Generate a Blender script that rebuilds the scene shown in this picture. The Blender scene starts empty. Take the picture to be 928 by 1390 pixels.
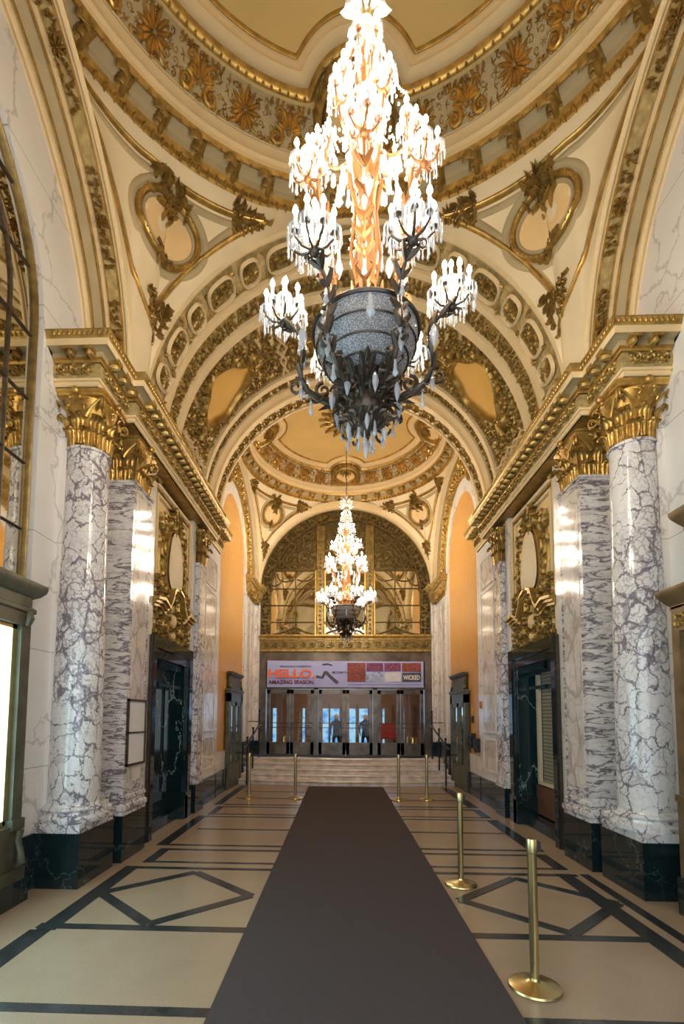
import bpy, math, random
from math import sin, cos, pi, sqrt, atan2, hypot
from mathutils import Vector, Matrix
random.seed(7)
SC = bpy.context.scene
COL = SC.collection
R_ = math.radians

# ---------------------------------------------------------------- camera
cd = bpy.data.cameras.new('camera'); cam = bpy.data.objects.new('camera', cd); COL.objects.link(cam)
cd.sensor_fit = 'HORIZONTAL'; cd.sensor_width = 36; cd.lens = 36*657/928
cd.shift_x = 0.02985; cd.shift_y = 0.2461; cd.clip_start = 0.05; cd.clip_end = 200
TH, PS, RO = R_(4.214), R_(2.17), R_(.384)
_R0 = Vector((cos(PS), sin(PS), 0)); _F = Vector((-sin(PS)*cos(TH), cos(PS)*cos(TH), sin(TH)))
_U0 = Vector((sin(PS)*sin(TH), -cos(PS)*sin(TH), cos(TH)))
_R = _R0*cos(RO)+_U0*sin(RO); _U = -_R0*sin(RO)+_U0*cos(RO)
m = Matrix(((_R.x, _U.x, -_F.x, -0.158), (_R.y, _U.y, -_F.y, 0), (_R.z, _U.z, -_F.z, 1.8), (0, 0, 0, 1)))
cam.matrix_world = m
SC.camera = cam

# ---------------------------------------------------------------- world, lights, exposure
w = bpy.data.worlds.new('world'); SC.world = w; w.use_nodes = True
w.node_tree.nodes['Background'].inputs[0].default_value = (.55, .65, .9, 1)
w.node_tree.nodes['Background'].inputs[1].default_value = .3
SC.view_settings.view_transform = 'Standard'; SC.view_settings.look = 'None'
SC.view_settings.gamma = 1; SC.view_settings.use_curve_mapping = False
SC.view_settings.exposure = 0.9
SC.cycles.use_denoising = True
try: SC.cycles.denoiser = 'OPENIMAGEDENOISE'
except Exception: pass
SC.cycles.sample_clamp_indirect = 6.0
SC.cycles.max_bounces = 8; SC.cycles.diffuse_bounces = 5; SC.cycles.glossy_bounces = 4
SC.cycles.transparent_max_bounces = 12
SC.cycles.caustics_reflective = False; SC.cycles.caustics_refractive = False
BULB = 150.0

def area(name, loc, rot, sx, sy, power, color):
    l = bpy.data.lights.new(name, 'AREA'); l.shape = 'RECTANGLE'; l.size = sx; l.size_y = sy
    l.energy = power; l.color = color
    o = bpy.data.objects.new(name, l); COL.objects.link(o); o.location = loc; o.rotation_euler = rot
    return o
# daylight through the glazed street doors behind the camera
area('street_door_daylight', (0, -.75, 2.2), (R_(90), 0, 0), 4.6, 3.4, 75, (.62, .80, 1.0))
# daylight in the outer vestibule, beyond the bronze doors
area('vestibule_daylight', (0, 20.6, 2.4), (R_(-90), 0, 0), 4.5, 2.6, 25, (.45, .7, 1.0))
area('vestibule_ceiling_lamp', (0, 18.2, 3.55), (0, 0, 0), 3.0, 2.0, 45, (1, .75, .45))

# ---------------------------------------------------------------- materials
MATS = {}
def newmat(name):
    m = bpy.data.materials.new(name); m.use_nodes = True
    nt = m.node_tree; b = nt.nodes['Principled BSDF']
    MATS[name] = m
    return m, nt, b
def N(nt, t, **kw):
    n = nt.nodes.new(t)
    for k, v in kw.items(): setattr(n, k, v)
    return n
def coords(nt, scale=(1, 1, 1), loc=(0, 0, 0)):
    t = N(nt, 'ShaderNodeNewGeometry'); mp = N(nt, 'ShaderNodeMapping')
    mp.inputs['Scale'].default_value = scale; mp.inputs['Location'].default_value = loc
    nt.links.new(t.outputs['Position'], mp.inputs['Vector']); return mp.outputs[0]
def ramp(nt, src, stops):
    r = N(nt, 'ShaderNodeValToRGB'); e = r.color_ramp.elements
    while len(e) < len(stops): e.new(.5)
    for el, (p, c) in zip(e, stops): el.position = p; el.color = (*c, 1) if len(c) == 3 else c
    nt.links.new(src, r.inputs[0]); return r.outputs[0]
def noise(nt, vec, scale, detail=4, rough=.5, dist=0):
    n = N(nt, 'ShaderNodeTexNoise'); n.inputs['Scale'].default_value = scale; n.inputs['Detail'].default_value = detail
    n.inputs['Roughness'].default_value = rough; n.inputs['Distortion'].default_value = dist
    nt.links.new(vec, n.inputs['Vector']); return n
def bump(nt, b, h, strength=.2, dist=.01):
    n = N(nt, 'ShaderNodeBump'); n.inputs['Strength'].default_value = strength; n.inputs['Distance'].default_value = dist
    nt.links.new(h, n.inputs['Height']); nt.links.new(n.outputs[0], b.inputs['Normal'])
def mix(nt, f, a, b_, mode='MIX'):
    n = N(nt, 'ShaderNodeMix', data_type='RGBA', blend_type=mode)
    for s, v in ((0, f), (6, a), (7, b_)):
        if hasattr(v, 'is_linked'): nt.links.new(v, n.inputs[s])
        else: n.inputs[s].default_value = v if s == 0 else (*v, 1)
    return n.outputs[2]
def math_(nt, op, a, b_=None):
    n = N(nt, 'ShaderNodeMath', operation=op)
    for i, v in enumerate((a, b_)):
        if v is None: continue
        if hasattr(v, 'is_linked'): nt.links.new(v, n.inputs[i])
        else: n.inputs[i].default_value = v
    return n.outputs[0]
def simple(name, col, rough=.5, metal=0, var=.12, vscale=6, bmp=0, bscale=30, **kw):
    m, nt, b = newmat(name)
    v = coords(nt)
    n = noise(nt, v, vscale, 5)
    lo = tuple(c*(1-var) for c in col); hi = tuple(min(1, c*(1+var)) for c in col)
    nt.links.new(ramp(nt, n.outputs[0], [(.3, lo), (.7, hi)]), b.inputs['Base Color'])
    b.inputs['Roughness'].default_value = rough; b.inputs['Metallic'].default_value = metal
    if bmp: bump(nt, b, noise(nt, v, bscale, 6).outputs[0], bmp, .01)
    for k, x in kw.items(): b.inputs[k.replace('_', ' ')].default_value = x
    return m
M = MATS
simple('cream', (.78, .60, .34), .55, 0, .05, 2)
simple('cream_pale', (.84, .69, .45), .55, 0, .05, 2)
simple('taupe', (.47, .37, .21), .55, 0, .08, 3)
simple('cream_panel', (.82, .57, .28), .6, 0, .05, 2)
simple('painted_orange', (.72, .42, .10), .6, 0, .05, 1.5)
simple('painted_grey', (.45, .40, .26), .6, 0, .06, 2)
simple('dome_canvas', (.70, .49, .19), .6, 0, .06, 1.2)
simple('gold', (.50, .31, .085), .38, .7, .35, 9)
simple('gold_bright', (.66, .42, .12), .34, .7, .25, 12)
simple('gold_ground', (.46, .34, .14), .55, .25, .3, 14, .35, 60)
simple('bronze_gold', (.40, .26, .075), .42, .6, .35, 10, .2, 40)
simple('bronze_olive', (.20, .14, .05), .42, .6, .35, 10, .2, 40)
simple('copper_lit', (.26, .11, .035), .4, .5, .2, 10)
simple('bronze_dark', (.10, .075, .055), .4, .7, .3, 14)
simple('bronze_door', (.13, .105, .085), .30, .85, .35, 4)
simple('bronze_green', (.12, .12, .085), .45, .45, .3, 5, .15, 40)
simple('bronze_brown', (.22, .15, .075), .42, .5, .3, 5, .15, 40)
simple('brass', (.62, .50, .24), .26, .95, .12, 6)
simple('black_plastic', (.02, .02, .025), .4)
simple('iron', (.03, .03, .032), .4, .6)
simple('carpet', (.092, .074, .074), .95, 0, .25, 160, .5, 260)
simple('stair_stone', (.78, .71, .67), .3, 0, .25, 5)
simple('white_paper', (.78, .76, .78), .6, 0, .03)
simple('brown_wood', (.16, .07, .04), .35, 0, .3, 5)
simple('cream_paint', (.66, .60, .44), .5, 0, .05)
simple('candle_sleeve', (.72, .80, .95), .4, 0, .03)
simple('vest_wall', (.30, .16, .09), .5, 0, .2, 3)
simple('vest_floor', (.20, .17, .15), .2, 0, .2, 3)
simple('cloth_dark', (.006, .006, .012), .9)
simple('skin', (.5, .3, .22), .6)
simple('red_paint', (.35, .03, .03), .4)
simple('orange_red', (.85, .17, .07), .6, 0, .03)
simple('ink', (.06, .02, .06), .6, 0, .03)
simple('maroon', (.16, .02, .05), .6, 0, .03)
simple('banner_white', (.42, .46, .84), .6, 0, .05, 3)
simple('rust_print', (.24, .055, .045), .6, 0, .5, 14)
simple('plum_print', (.20, .05, .13), .6, 0, .6, 16)
simple('blue_print', (.35, .42, .68), .6, 0, .5, 12)
simple('grey_print', (.07, .07, .08), .6, 0, .4, 14)
simple('pale_print', (.6, .62, .68), .6, 0, .1, 10)
simple('alarm', (.55, .2, .08), .5)

for n_ in ('cream', 'cream_pale', 'taupe', 'cream_panel', 'painted_orange', 'painted_grey', 'dome_canvas', 'carpet', 'banner_white'):
    MATS[n_].node_tree.nodes['Principled BSDF'].inputs['Specular IOR Level'].default_value = .12

def emit(name, col, strength):
    m, nt, b = newmat(name)
    b.inputs['Base Color'].default_value = (*[min(1, c) for c in col], 1)
    b.inputs['Emission Color'].default_value = (*col, 1); b.inputs['Emission Strength'].default_value = strength
    return m
emit('bulb_glow', (1, .87, .68), BULB)
emit('fluorescent_panel', (.55, .92, 1.0), 2.6)
emit('globe_glow', (1, .82, .55), 7)

# daylit street seen through the outer doors
m, nt, b = newmat('street_daylight')
v = coords(nt, (1, 1, 1)); vo = N(nt, 'ShaderNodeTexVoronoi', distance='MANHATTAN'); vo.inputs['Scale'].default_value = 3.2
nt.links.new(v, vo.inputs['Vector'])
c = ramp(nt, vo.outputs['Distance'], [(.1, (.06, .28, .75)), (.5, (.12, .45, .95)), (.8, (.4, .75, 1))])
nt.links.new(c, b.inputs['Emission Color']); b.inputs['Emission Strength'].default_value = .55
b.inputs['Base Color'].default_value = (.02, .05, .1, 1)

# crystal
m, nt, b = newmat('crystal')
b.inputs['Base Color'].default_value = (.66, .68, .72, 1); b.inputs['Roughness'].default_value = .08
b.inputs['Alpha'].default_value = .5; b.inputs['Specular IOR Level'].default_value = .9
b.inputs['Subsurface Weight'].default_value = 0
m, nt, b = newmat('beaded_crystal')
v = coords(nt)
vo = N(nt, 'ShaderNodeTexVoronoi'); vo.inputs['Scale'].default_value = 120; nt.links.new(v, vo.inputs['Vector'])
nt.links.new(ramp(nt, vo.outputs['Distance'], [(.1, (.75, .78, .82)), (.6, (.28, .27, .27))]), b.inputs['Base Color'])
b.inputs['Roughness'].default_value = .2; bump(nt, b, vo.outputs['Distance'], .6, .01); b.inputs['Alpha'].default_value = .9
# glass and mirrors
m, nt, b = newmat('glass')
b.inputs['Base Color'].default_value = (.02, .02, .03, 1); b.inputs['Roughness'].default_value = .03; b.inputs['Alpha'].default_value = .14
b.inputs['Specular IOR Level'].default_value = 1.0
m, nt, b = newmat('mirror')
b.inputs['Base Color'].default_value = (.62, .60, .52, 1); b.inputs['Metallic'].default_value = 1; b.inputs['Roughness'].default_value = .03
bump(nt, b, noise(nt, coords(nt), 1.5, 1).outputs[0], .05, .05)

# marbles -------------------------------------------------------
def veined(name, base, vein, vein2, scale=(1, 1, 1), vs=5.0, width=.06, rough=.12, dist=.25, joints=None, haze=.25, loc=(0, 0, 0)):
    m, nt, b = newmat(name)
    v = coords(nt, scale, loc)
    n1 = noise(nt, v, 2.2, 5, .6)
    off = N(nt, 'ShaderNodeVectorMath', operation='SCALE'); off.inputs['Scale'].default_value = dist*2
    nt.links.new(n1.outputs[1], off.inputs[0])
    add = N(nt, 'ShaderNodeVectorMath', operation='ADD'); nt.links.new(v, add.inputs[0]); nt.links.new(off.outputs[0], add.inputs[1])
    vo = N(nt, 'ShaderNodeTexVoronoi', feature='DISTANCE_TO_EDGE'); vo.inputs['Scale'].default_value = vs
    nt.links.new(add.outputs[0], vo.inputs['Vector'])
    vo2 = N(nt, 'ShaderNodeTexVoronoi', feature='DISTANCE_TO_EDGE'); vo2.inputs['Scale'].default_value = vs*2.7
    nt.links.new(add.outputs[0], vo2.inputs['Vector'])
    n2 = noise(nt, v, vs*.4, 3)
    wv = math_(nt, 'MULTIPLY', ramp(nt, n2.outputs[0], [(.35, (.15,)*3), (.68, (1,)*3)]), width*2)
    e1 = math_(nt, 'DIVIDE', vo.outputs[0], wv)
    r1 = ramp(nt, e1, [(.0, (1,)*3), (.45, (.75,)*3), (1, (0,)*3)])
    r2 = ramp(nt, vo2.outputs[0], [(.0, (.8,)*3), (width*.8, (0,)*3)])
    gate = ramp(nt, noise(nt, v, vs*.33, 2).outputs[0], [(.45, (0,)*3), (.6, (1,)*3)])
    r2g = math_(nt, 'MULTIPLY', r2, gate)
    hz = ramp(nt, noise(nt, add.outputs[0], vs*.6, 5, .65).outputs[0], [(.4, base), (.75, tuple(bb*(1-haze)+vv*haze for bb, vv in zip(base, vein2)))])
    c = mix(nt, r1, hz, vein); c = mix(nt, r2g, c, vein2)
    if joints: c = mix(nt, joints(nt), c, tuple(x*.45 for x in base))
    nt.links.new(c, b.inputs['Base Color']); b.inputs['Roughness'].default_value = rough
    return m
def breccia(name, vs, zs, vein, pale, tint, strength=1.0, rough=.10, band=False):
    m, nt, b = newmat(name); v = coords(nt, (1, 1, zs))
    n1 = noise(nt, v, 2.5, 6, .65)
    off = N(nt, 'ShaderNodeVectorMath', operation='SCALE'); off.inputs['Scale'].default_value = .34
    nt.links.new(n1.outputs[1], off.inputs[0])
    add = N(nt, 'ShaderNodeVectorMath', operation='ADD'); nt.links.new(v, add.inputs[0]); nt.links.new(off.outputs[0], add.inputs[1])
    p = add.outputs[0]
    gate = ramp(nt, noise(nt, v, .9*vs/5, 3).outputs[0], [(.30, (0,)*3), (.56, (1,)*3)])
    def edges(sc, w0, w1):
        vo = N(nt, 'ShaderNodeTexVoronoi', feature='DISTANCE_TO_EDGE'); vo.inputs['Scale'].default_value = sc; nt.links.new(p, vo.inputs['Vector'])
        wd = math_(nt, 'MULTIPLY_ADD', gate, w1-w0); wd.node.inputs[2].default_value = w0
        wd2 = math_(nt, 'MULTIPLY', wd, ramp(nt, noise(nt, p, sc*1.3, 3).outputs[0], [(.35, (.1,)*3), (.7, (1.3,)*3)]))
        return ramp(nt, math_(nt, 'DIVIDE', vo.outputs[0], wd2), [(0, (1,)*3), (.5, (.7,)*3), (1.0, (0,)*3)])
    ce = N(nt, 'ShaderNodeTexVoronoi'); ce.inputs['Scale'].default_value = vs; nt.links.new(p, ce.inputs['Vector'])
    cell = ramp(nt, ce.outputs['Color'], [(.2, pale), (.62, tuple(x*.95 for x in pale)), (.95, tint)])
    cloud = ramp(nt, noise(nt, p, vs*.9, 6, .7).outputs[0], [(.45, pale), (.8, tint)])
    c = mix(nt, .5, cell, cloud)
    if band:
        rn = noise(nt, p, vs*.75, 5, .55, .6).outputs[0]
        rd = ramp(nt, math_(nt, 'ABSOLUTE', math_(nt, 'SUBTRACT', rn, .5)), [(0, (1,)*3), (.018, (.75,)*3), (.05, (0,)*3)])
        c = mix(nt, math_(nt, 'MULTIPLY', rd, strength), c, vein)
        rn2 = noise(nt, p, vs*1.9, 4, .5, .4).outputs[0]
        rd2 = ramp(nt, math_(nt, 'ABSOLUTE', math_(nt, 'SUBTRACT', rn2, .48)), [(0, (.7,)*3), (.03, (0,)*3)])
        c = mix(nt, math_(nt, 'MULTIPLY', rd2, gate), c, vein)
    else:
        c = mix(nt, math_(nt, 'MULTIPLY', edges(vs, .016, .13), strength), c, vein)
        e2 = math_(nt, 'MULTIPLY', edges(vs*2.6, .02, .17), gate)
        c = mix(nt, math_(nt, 'MULTIPLY', e2, .8*strength), c, tuple(min(1, x*1.5) for x in vein))
    nt.links.new(c, b.inputs['Base Color']); b.inputs['Roughness'].default_value = rough
    bump(nt, b, noise(nt, v, 2.5, 2).outputs[0], .08, .02)
breccia('breccia', 5.6, .85, (.15, .125, .16), (.80, .78, .77), (.52, .47, .48))
breccia('breccia_banded', 3.4, 4.2, (.14, .115, .14), (.74, .71, .69), (.50, .45, .44), 1, .12, True)
breccia('breccia_soft', 3.4, .6, (.40, .32, .28), (.76, .71, .67), (.58, .50, .44), .8, .10)
def joint_wall(nt):
    v = coords(nt); s = N(nt, 'ShaderNodeSeparateXYZ'); nt.links.new(v, s.inputs[0])
    a = math_(nt, 'PINGPONG', s.outputs[2], .62); b_ = math_(nt, 'LESS_THAN', a, .004)
    return b_
veined('marble_white', (.78, .75, .72), (.55, .52, .50), (.62, .59, .56), (1, .6, .5), 1.6, .02, .16, .35, joint_wall, .2)
veined('marble_dark', (.008, .018, .020), (.06, .09, .09), (.025, .045, .05), (1, 1, .8), 1.7, .010, .07, .35, None, .5)
veined('marble_teal', (.006, .020, .026), (.28, .36, .37), (.03, .07, .08), (1, 1, .5), 1.2, .012, .06, .5, None, .6, (3, 1, 0))

# scagliola orange wall
m, nt, b = newmat('orange_scagliola')
v = coords(nt, (6, 6, 1.2)); n = noise(nt, v, 4, 5, .6, .8)
nt.links.new(ramp(nt, n.outputs[0], [(.3, (.56, .28, .07)), (.7, (.70, .38, .12))]), b.inputs['Base Color']); b.inputs['Roughness'].default_value = .35
# terrazzo floor
m, nt, b = newmat('floor_cream')
v = coords(nt); n = noise(nt, v, 1.3, 5, .6); n2 = noise(nt, v, 140, 2)
c = ramp(nt, n.outputs[0], [(.3, (.33, .222, .135)), (.72, (.42, .295, .19))])
c2 = mix(nt, .25, c, ramp(nt, n2.outputs[0], [(.35, (.32, .26, .18)), (.6, (.66, .58, .44))]))
nt.links.new(c2, b.inputs['Base Color'])
nt.links.new(ramp(nt, noise(nt, v, 1, 2).outputs[0], [(.3, (.22,)*3), (.7, (.27,)*3)]), b.inputs['Roughness'])
simple('floor_strip', (.035, .040, .042), .22, 0, .3, 8)
# blinds
m, nt, b = newmat('blinds')
v = coords(nt); s = N(nt, 'ShaderNodeSeparateXYZ'); nt.links.new(v, s.inputs[0])
a = math_(nt, 'PINGPONG', s.outputs[2], .03)
nt.links.new(ramp(nt, math_(nt, 'MULTIPLY', a, 30), [(.1, (.10, .10, .08)), (.6, (.36, .34, .26))]), b.inputs['Base Color']); b.inputs['Roughness'].default_value = .3

# ---------------------------------------------------------------- mesh helpers
class MB:
    def __init__(s): s.v = []; s.f = []
    def add(s, vs, fs):
        o = len(s.v); s.v.extend([tuple(p) for p in vs]); s.f.extend([tuple(i+o for i in f) for f in fs])
    def box(s, x0, x1, y0, y1, z0, z1):
        x0, x1 = sorted((x0, x1)); y0, y1 = sorted((y0, y1)); z0, z1 = sorted((z0, z1))
        s.add([(x0, y0, z0), (x1, y0, z0), (x1, y1, z0), (x0, y1, z0), (x0, y0, z1), (x1, y0, z1), (x1, y1, z1), (x0, y1, z1)],
              [(0, 3, 2, 1), (4, 5, 6, 7), (0, 1, 5, 4), (1, 2, 6, 5), (2, 3, 7, 6), (3, 0, 4, 7)])
    def grid(s, f, nu, nv):
        s.add([f(i/nu, j/nv) for j in range(nv+1) for i in range(nu+1)],
              [(j*(nu+1)+i, j*(nu+1)+i+1, (j+1)*(nu+1)+i+1, (j+1)*(nu+1)+i) for j in range(nv) for i in range(nu)])
    def lathe(s, prof, cx=0, cy=0, n=24, a0=0, a1=2*pi, fr=None):
        full = abs(a1-a0-2*pi) < 1e-6
        k = n if full else n+1; L = len(prof)
        vs = []
        for i in range(k):
            a = a0+(a1-a0)*i/n
            for (r, z) in prof:
                rr = r*(fr(a, z) if fr else 1); vs.append((cx+rr*cos(a), cy+rr*sin(a), z))
        fs = []
        for i in range(n):
            i2 = (i+1) % k
            for j in range(L-1): fs.append((i*L+j, i2*L+j, i2*L+j+1, i*L+j+1))
        s.add(vs, fs)
    def tube(s, pts, rad, n=6, cap=True):
        pts = [Vector(p) for p in pts]; L = len(pts)
        if not hasattr(rad, '__len__'): rad = [rad]*L
        up = Vector((0, 0, 1)); vs = []; prev = None
        for i, p in enumerate(pts):
            d = (pts[min(i+1, L-1)]-pts[max(i-1, 0)])
            if d.length < 1e-9: d = Vector((0, 0, 1))
            d.normalize()
            if prev is None:
                u = d.cross(up)
                if u.length < .1: u = d.cross(Vector((1, 0, 0)))
            else: u = prev-d*prev.dot(d)
            if u.length < 1e-6: u = d.orthogonal()
            u.normalize(); prev = u; w_ = d.cross(u)
            for k in range(n):
                a = 2*pi*k/n; vs.append(p+(u*cos(a)+w_*sin(a))*rad[i])
        fs = [(i*n+k, i*n+(k+1) % n, (i+1)*n+(k+1) % n, (i+1)*n+k) for i in range(L-1) for k in range(n)]
        if cap: fs += [tuple(range(n-1, -1, -1)), tuple((L-1)*n+k for k in range(n))]
        s.add(vs, fs)
    def ball(s, c, r, n=8, m_=5, sz=1.0):
        prof = [(r*sin(pi*j/m_), c[2]-r*sz*cos(pi*j/m_)) for j in range(m_+1)]
        s.lathe(prof, c[0], c[1], n)
    def sweep(s, prof, path, closed=False):
        """prof: (out,z) pairs; path: plan points; 'out' is to the right of travel"""
        P = [Vector(p) for p in path]; n = len(P); L = len(prof); vs = []
        for i in range(n):
            a = P[i]-P[i-1] if (i > 0 or closed) else P[1]-P[0]
            b_ = P[(i+1) % n]-P[i] if (i < n-1 or closed) else P[-1]-P[-2]
            a.normalize(); b_.normalize()
            na = Vector((a.y, -a.x)); nb = Vector((b_.y, -b_.x)); mN = na+nb; mN.normalize()
            k = 1/max(.3, mN.dot(na))
            for (o, z) in prof: vs.append((P[i].x+mN.x*o*k, P[i].y+mN.y*o*k, z))
        fs = []
        for i in range(n if closed else n-1):
            i2 = (i+1) % n
            for j in range(L-1): fs.append((i*L+j, i2*L+j, i2*L+j+1, i*L+j+1))
        if not closed: fs += [tuple(range(L)), tuple((n-1)*L+k for k in range(L-1, -1, -1))]
        s.add(vs, fs)
    def ridge(s, mp, pts, wd, ht, h0=0):
        """raised tapered ridge along (s,t) points, mapped by mp(s,t,h)"""
        L = len(pts); vs = []
        for i, (a, b_) in enumerate(pts):
            q = i/(L-1) if L > 1 else 0
            dx = pts[min(i+1, L-1)][0]-pts[max(i-1, 0)][0]; dy = pts[min(i+1, L-1)][1]-pts[max(i-1, 0)][1]
            l = hypot(dx, dy) or 1; nx, ny = -dy/l, dx/l
            wv = wd(q) if callable(wd) else wd
            hv = (ht(q) if callable(ht) else ht)
            for (o, h) in ((-1, 0), (-.55, .8), (0, 1), (.55, .8), (1, 0)):
                vs.append(mp(a+nx*o*wv, b_+ny*o*wv, h0+h*hv))
        s.add(vs, [(i*5+k, i*5+k+1, (i+1)*5+k+1, (i+1)*5+k) for i in range(L-1) for k in range(4)])
    def dome(s, mp, a, b_, r, h, n=8, ry=None):
        ry = ry or r
        vs = [mp(a, b_, h)]
        for (q, hh) in ((.55, .8), (1, 0)):
            for k in range(n): vs.append(mp(a+r*q*cos(2*pi*k/n), b_+ry*q*sin(2*pi*k/n), h*hh))
        fs = [(0, 1+k, 1+(k+1) % n) for k in range(n)]+[(1+k, 1+n+k, 1+n+(k+1) % n, 1+(k+1) % n) for k in range(n)]
        s.add(vs, fs)

def link(name, data, parent=None):
    o = bpy.data.objects.new(name, data); COL.objects.link(o)
    if parent is not None: o.parent = parent
    return o
def obj(name, mb, mat, parent=None, smooth=True, ang=40, recalc=True, local=True):
    me = bpy.data.meshes.new(name); me.from_pydata(mb.v, [], mb.f)
    if recalc:
        import bmesh
        bm = bmesh.new(); bm.from_mesh(me); bmesh.ops.recalc_face_normals(bm, faces=bm.faces); bm.to_mesh(me); bm.free()
    if smooth:
        me.polygons.foreach_set('use_smooth', [True]*len(me.polygons))
        me.set_sharp_from_angle(angle=R_(ang))
    me.materials.append(MATS[mat]); me.update()
    o = link(name, me, parent)
    if parent is not None and local:
        o.matrix_parent_inverse = Matrix.Translation(-Vector(parent_loc(parent)))
    return o
def parent_loc(p):
    v = Vector((0, 0, 0)); v += p.location
    if p.parent: v += Vector(parent_loc(p.parent)) + Vector(p.matrix_parent_inverse.translation)
    return v
def tag(o, label=None, cat=None, group=None, kind=None):
    if label: o['label'] = label
    if cat: o['category'] = cat
    if group: o['group'] = group
    if kind: o['kind'] = kind
    return o
def thing(name, label, cat, loc=(0, 0, 0), group=None):
    o = link(name, None); o.location = loc; o.empty_display_size = .2
    return tag(o, label, cat, group)
def struct(name, loc=(0, 0, 0), label=None, cat=None):
    o = link(name, None); o.location = loc
    return tag(o, label, cat, None, 'structure')
def copyo(src, parent=None, loc=None, rotz=None, scl=None, label=None):
    c = src.copy(); COL.objects.link(c)
    if parent is not None: c.parent = parent
    if loc is not None: c.location = loc
    if rotz is not None: c.rotation_euler = (0, 0, rotz)
    if scl is not None: c.scale = scl
    if label: c['label'] = label
    return c
def copy_tree(o, parent=None):
    c = o.copy(); COL.objects.link(c)
    if parent is not None: c.parent = parent
    for ch in list(o.children): copy_tree(ch, c)
    return c

# ---------------------------------------------------------------- ornament motifs in (s,t)
def spiral(cx, cy, r, turns=1.4, a0=0, sgn=1, n=14):
    return [(cx+r*(1-.86*q)*cos(a0+sgn*2*pi*turns*q), cy+r*(1-.86*q)*sin(a0+sgn*2*pi*turns*q)) for q in [i/n for i in range(n+1)]]
def bez(p0, p1, p2, n=6):
    return [((1-q)**2*p0[0]+2*q*(1-q)*p1[0]+q*q*p2[0], (1-q)**2*p0[1]+2*q*(1-q)*p1[1]+q*q*p2[1]) for q in [i/n for i in range(n+1)]]
leafw = lambda w_: (lambda q: w_*(.35+sin(pi*min(1, q*1.05))*.75)*(1 if q < .98 else .1))
def leaf(mb, mp, x, y, a, l, w_, h, curl=.4):
    p1 = (x+cos(a)*l*.55, y+sin(a)*l*.55); p2 = (x+cos(a+curl)*l, y+sin(a+curl)*l)
    mb.ridge(mp, bez((x, y), p1, p2, 4), leafw(w_), h)
def fan(mb, mp, x, y, a, r, n=7, spread=2.4, h=.04, w_=None):
    w_ = w_ or r*.13
    for k in range(n):
        q = k/(n-1)-.5; aa = a+spread*q
        l = r*(1-.25*abs(q)*2)
        leaf(mb, mp, x+cos(aa)*r*.18, y+sin(aa)*r*.18, aa, l*.85, w_, h, .35*q)
    mb.dome(mp, x, y, r*.2, h*1.2, 6)
def rosette(mb, mp, x, y, r, h, n=8):
    for k in range(n): leaf(mb, mp, x+cos(2*pi*k/n)*r*.2, y+sin(2*pi*k/n)*r*.2, 2*pi*k/n, r*.8, r*.2, h, .1)
    mb.dome(mp, x, y, r*.28, h*1.2, 6)
def scroll_unit(mb, mp, x, y, w_, h_, dep, flip=1):
    """big S scroll with leaves, in a cell w_ wide and h_ high centred at x,y"""
    r = min(w_, h_)*.36
    mb.ridge(mp, spiral(x, y, r, 1.5, -pi/2*flip, flip), lambda q: r*(.26-.16*q), dep)
    mb.dome(mp, x, y, r*.28, dep*1.2, 6)
    for k in range(7):
        a = 2*pi*k/7+.3; leaf(mb, mp, x+cos(a)*r*.95, y+sin(a)*r*.95, a+flip*.5, h_*.26, r*.17, dep*.8, .6*flip)
    mb.ridge(mp, bez((x-w_*.55, y-flip*h_*.35), (x-w_*.15, y-flip*h_*.5), (x, y-flip*r)), r*.14, dep*.9)
def bead_row(mb, mp, s0, s1, t, r, dep, step=None):
    step = step or r*2.3; n = max(1, int(abs(s1-s0)/step))
    for i in range(n): mb.dome(mp, s0+(i+.5)*(s1-s0)/n, t, r*.95, dep, 5)
def foliage(mb, mp, s0, s1, t0, t1, cell, dep, inside=None, rnd=None):
    rnd = rnd or random
    ns = max(1, round((s1-s0)/cell)); nt_ = max(1, round((t1-t0)/cell))
    for i in range(ns):
        for j in range(nt_):
            x = s0+(i+.5+rnd.uniform(-.22, .22))*(s1-s0)/ns; y = t0+(j+.5+rnd.uniform(-.15, .15))*(t1-t0)/nt_
            if inside and not inside(x, y): continue
            k = rnd.random(); fl = rnd.choice((-1, 1)); a = rnd.uniform(0, 2*pi)
            if k < .45:
                mb.ridge(mp, spiral(x, y, cell*.45, 1.1, a, fl, 8), lambda q: cell*(.14-.07*q), dep)
                leaf(mb, mp, x+cos(a)*cell*.4, y+sin(a)*cell*.4, a+fl, cell*.5, cell*.1, dep*.9, fl*.5)
            elif k < .8:
                for q in range(3): leaf(mb, mp, x, y, a+(q-1)*.75, cell*.62, cell*.12, dep, (q-1)*.5)
            else: rosette(mb, mp, x, y, cell*.42, dep, 6)

ZC = 5.93            # springing of every vault
# ---------------------------------------------------------------- floor
floor = struct('floor')
mb = MB(); mb.box(-3.7, 3.7, -1.2, 15.9, -.12, 0); obj('floor_slab', mb, 'floor_cream', floor, False)
FZ = .002
_k = [0]
def strip(mb, x0, x1, y0, y1):
    _k[0] += 1; mb.box(x0, x1, y0, y1, 0, FZ+.00015*_k[0])
mb = MB()
def qstrip(mb, p, q, wd):
    d = Vector((q[0]-p[0], q[1]-p[1])); d.normalize(); n = Vector((-d.y, d.x))*wd/2
    _k[0] += 1; FZ = .002+.00015*_k[0]
    a = [(p[0]+n.x, p[1]+n.y), (q[0]+n.x, q[1]+n.y), (q[0]-n.x, q[1]-n.y), (p[0]-n.x, p[1]-n.y)]
    mb.add([(x, y, 0) for x, y in a]+[(x, y, FZ) for x, y in a], [(0, 1, 2, 3), (4, 7, 6, 5), (0, 4, 5, 1), (1, 5, 6, 2), (2, 6, 7, 3), (3, 7, 4, 0)])
strip(mb, -2.74, -2.56, -1, 4.1)
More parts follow.
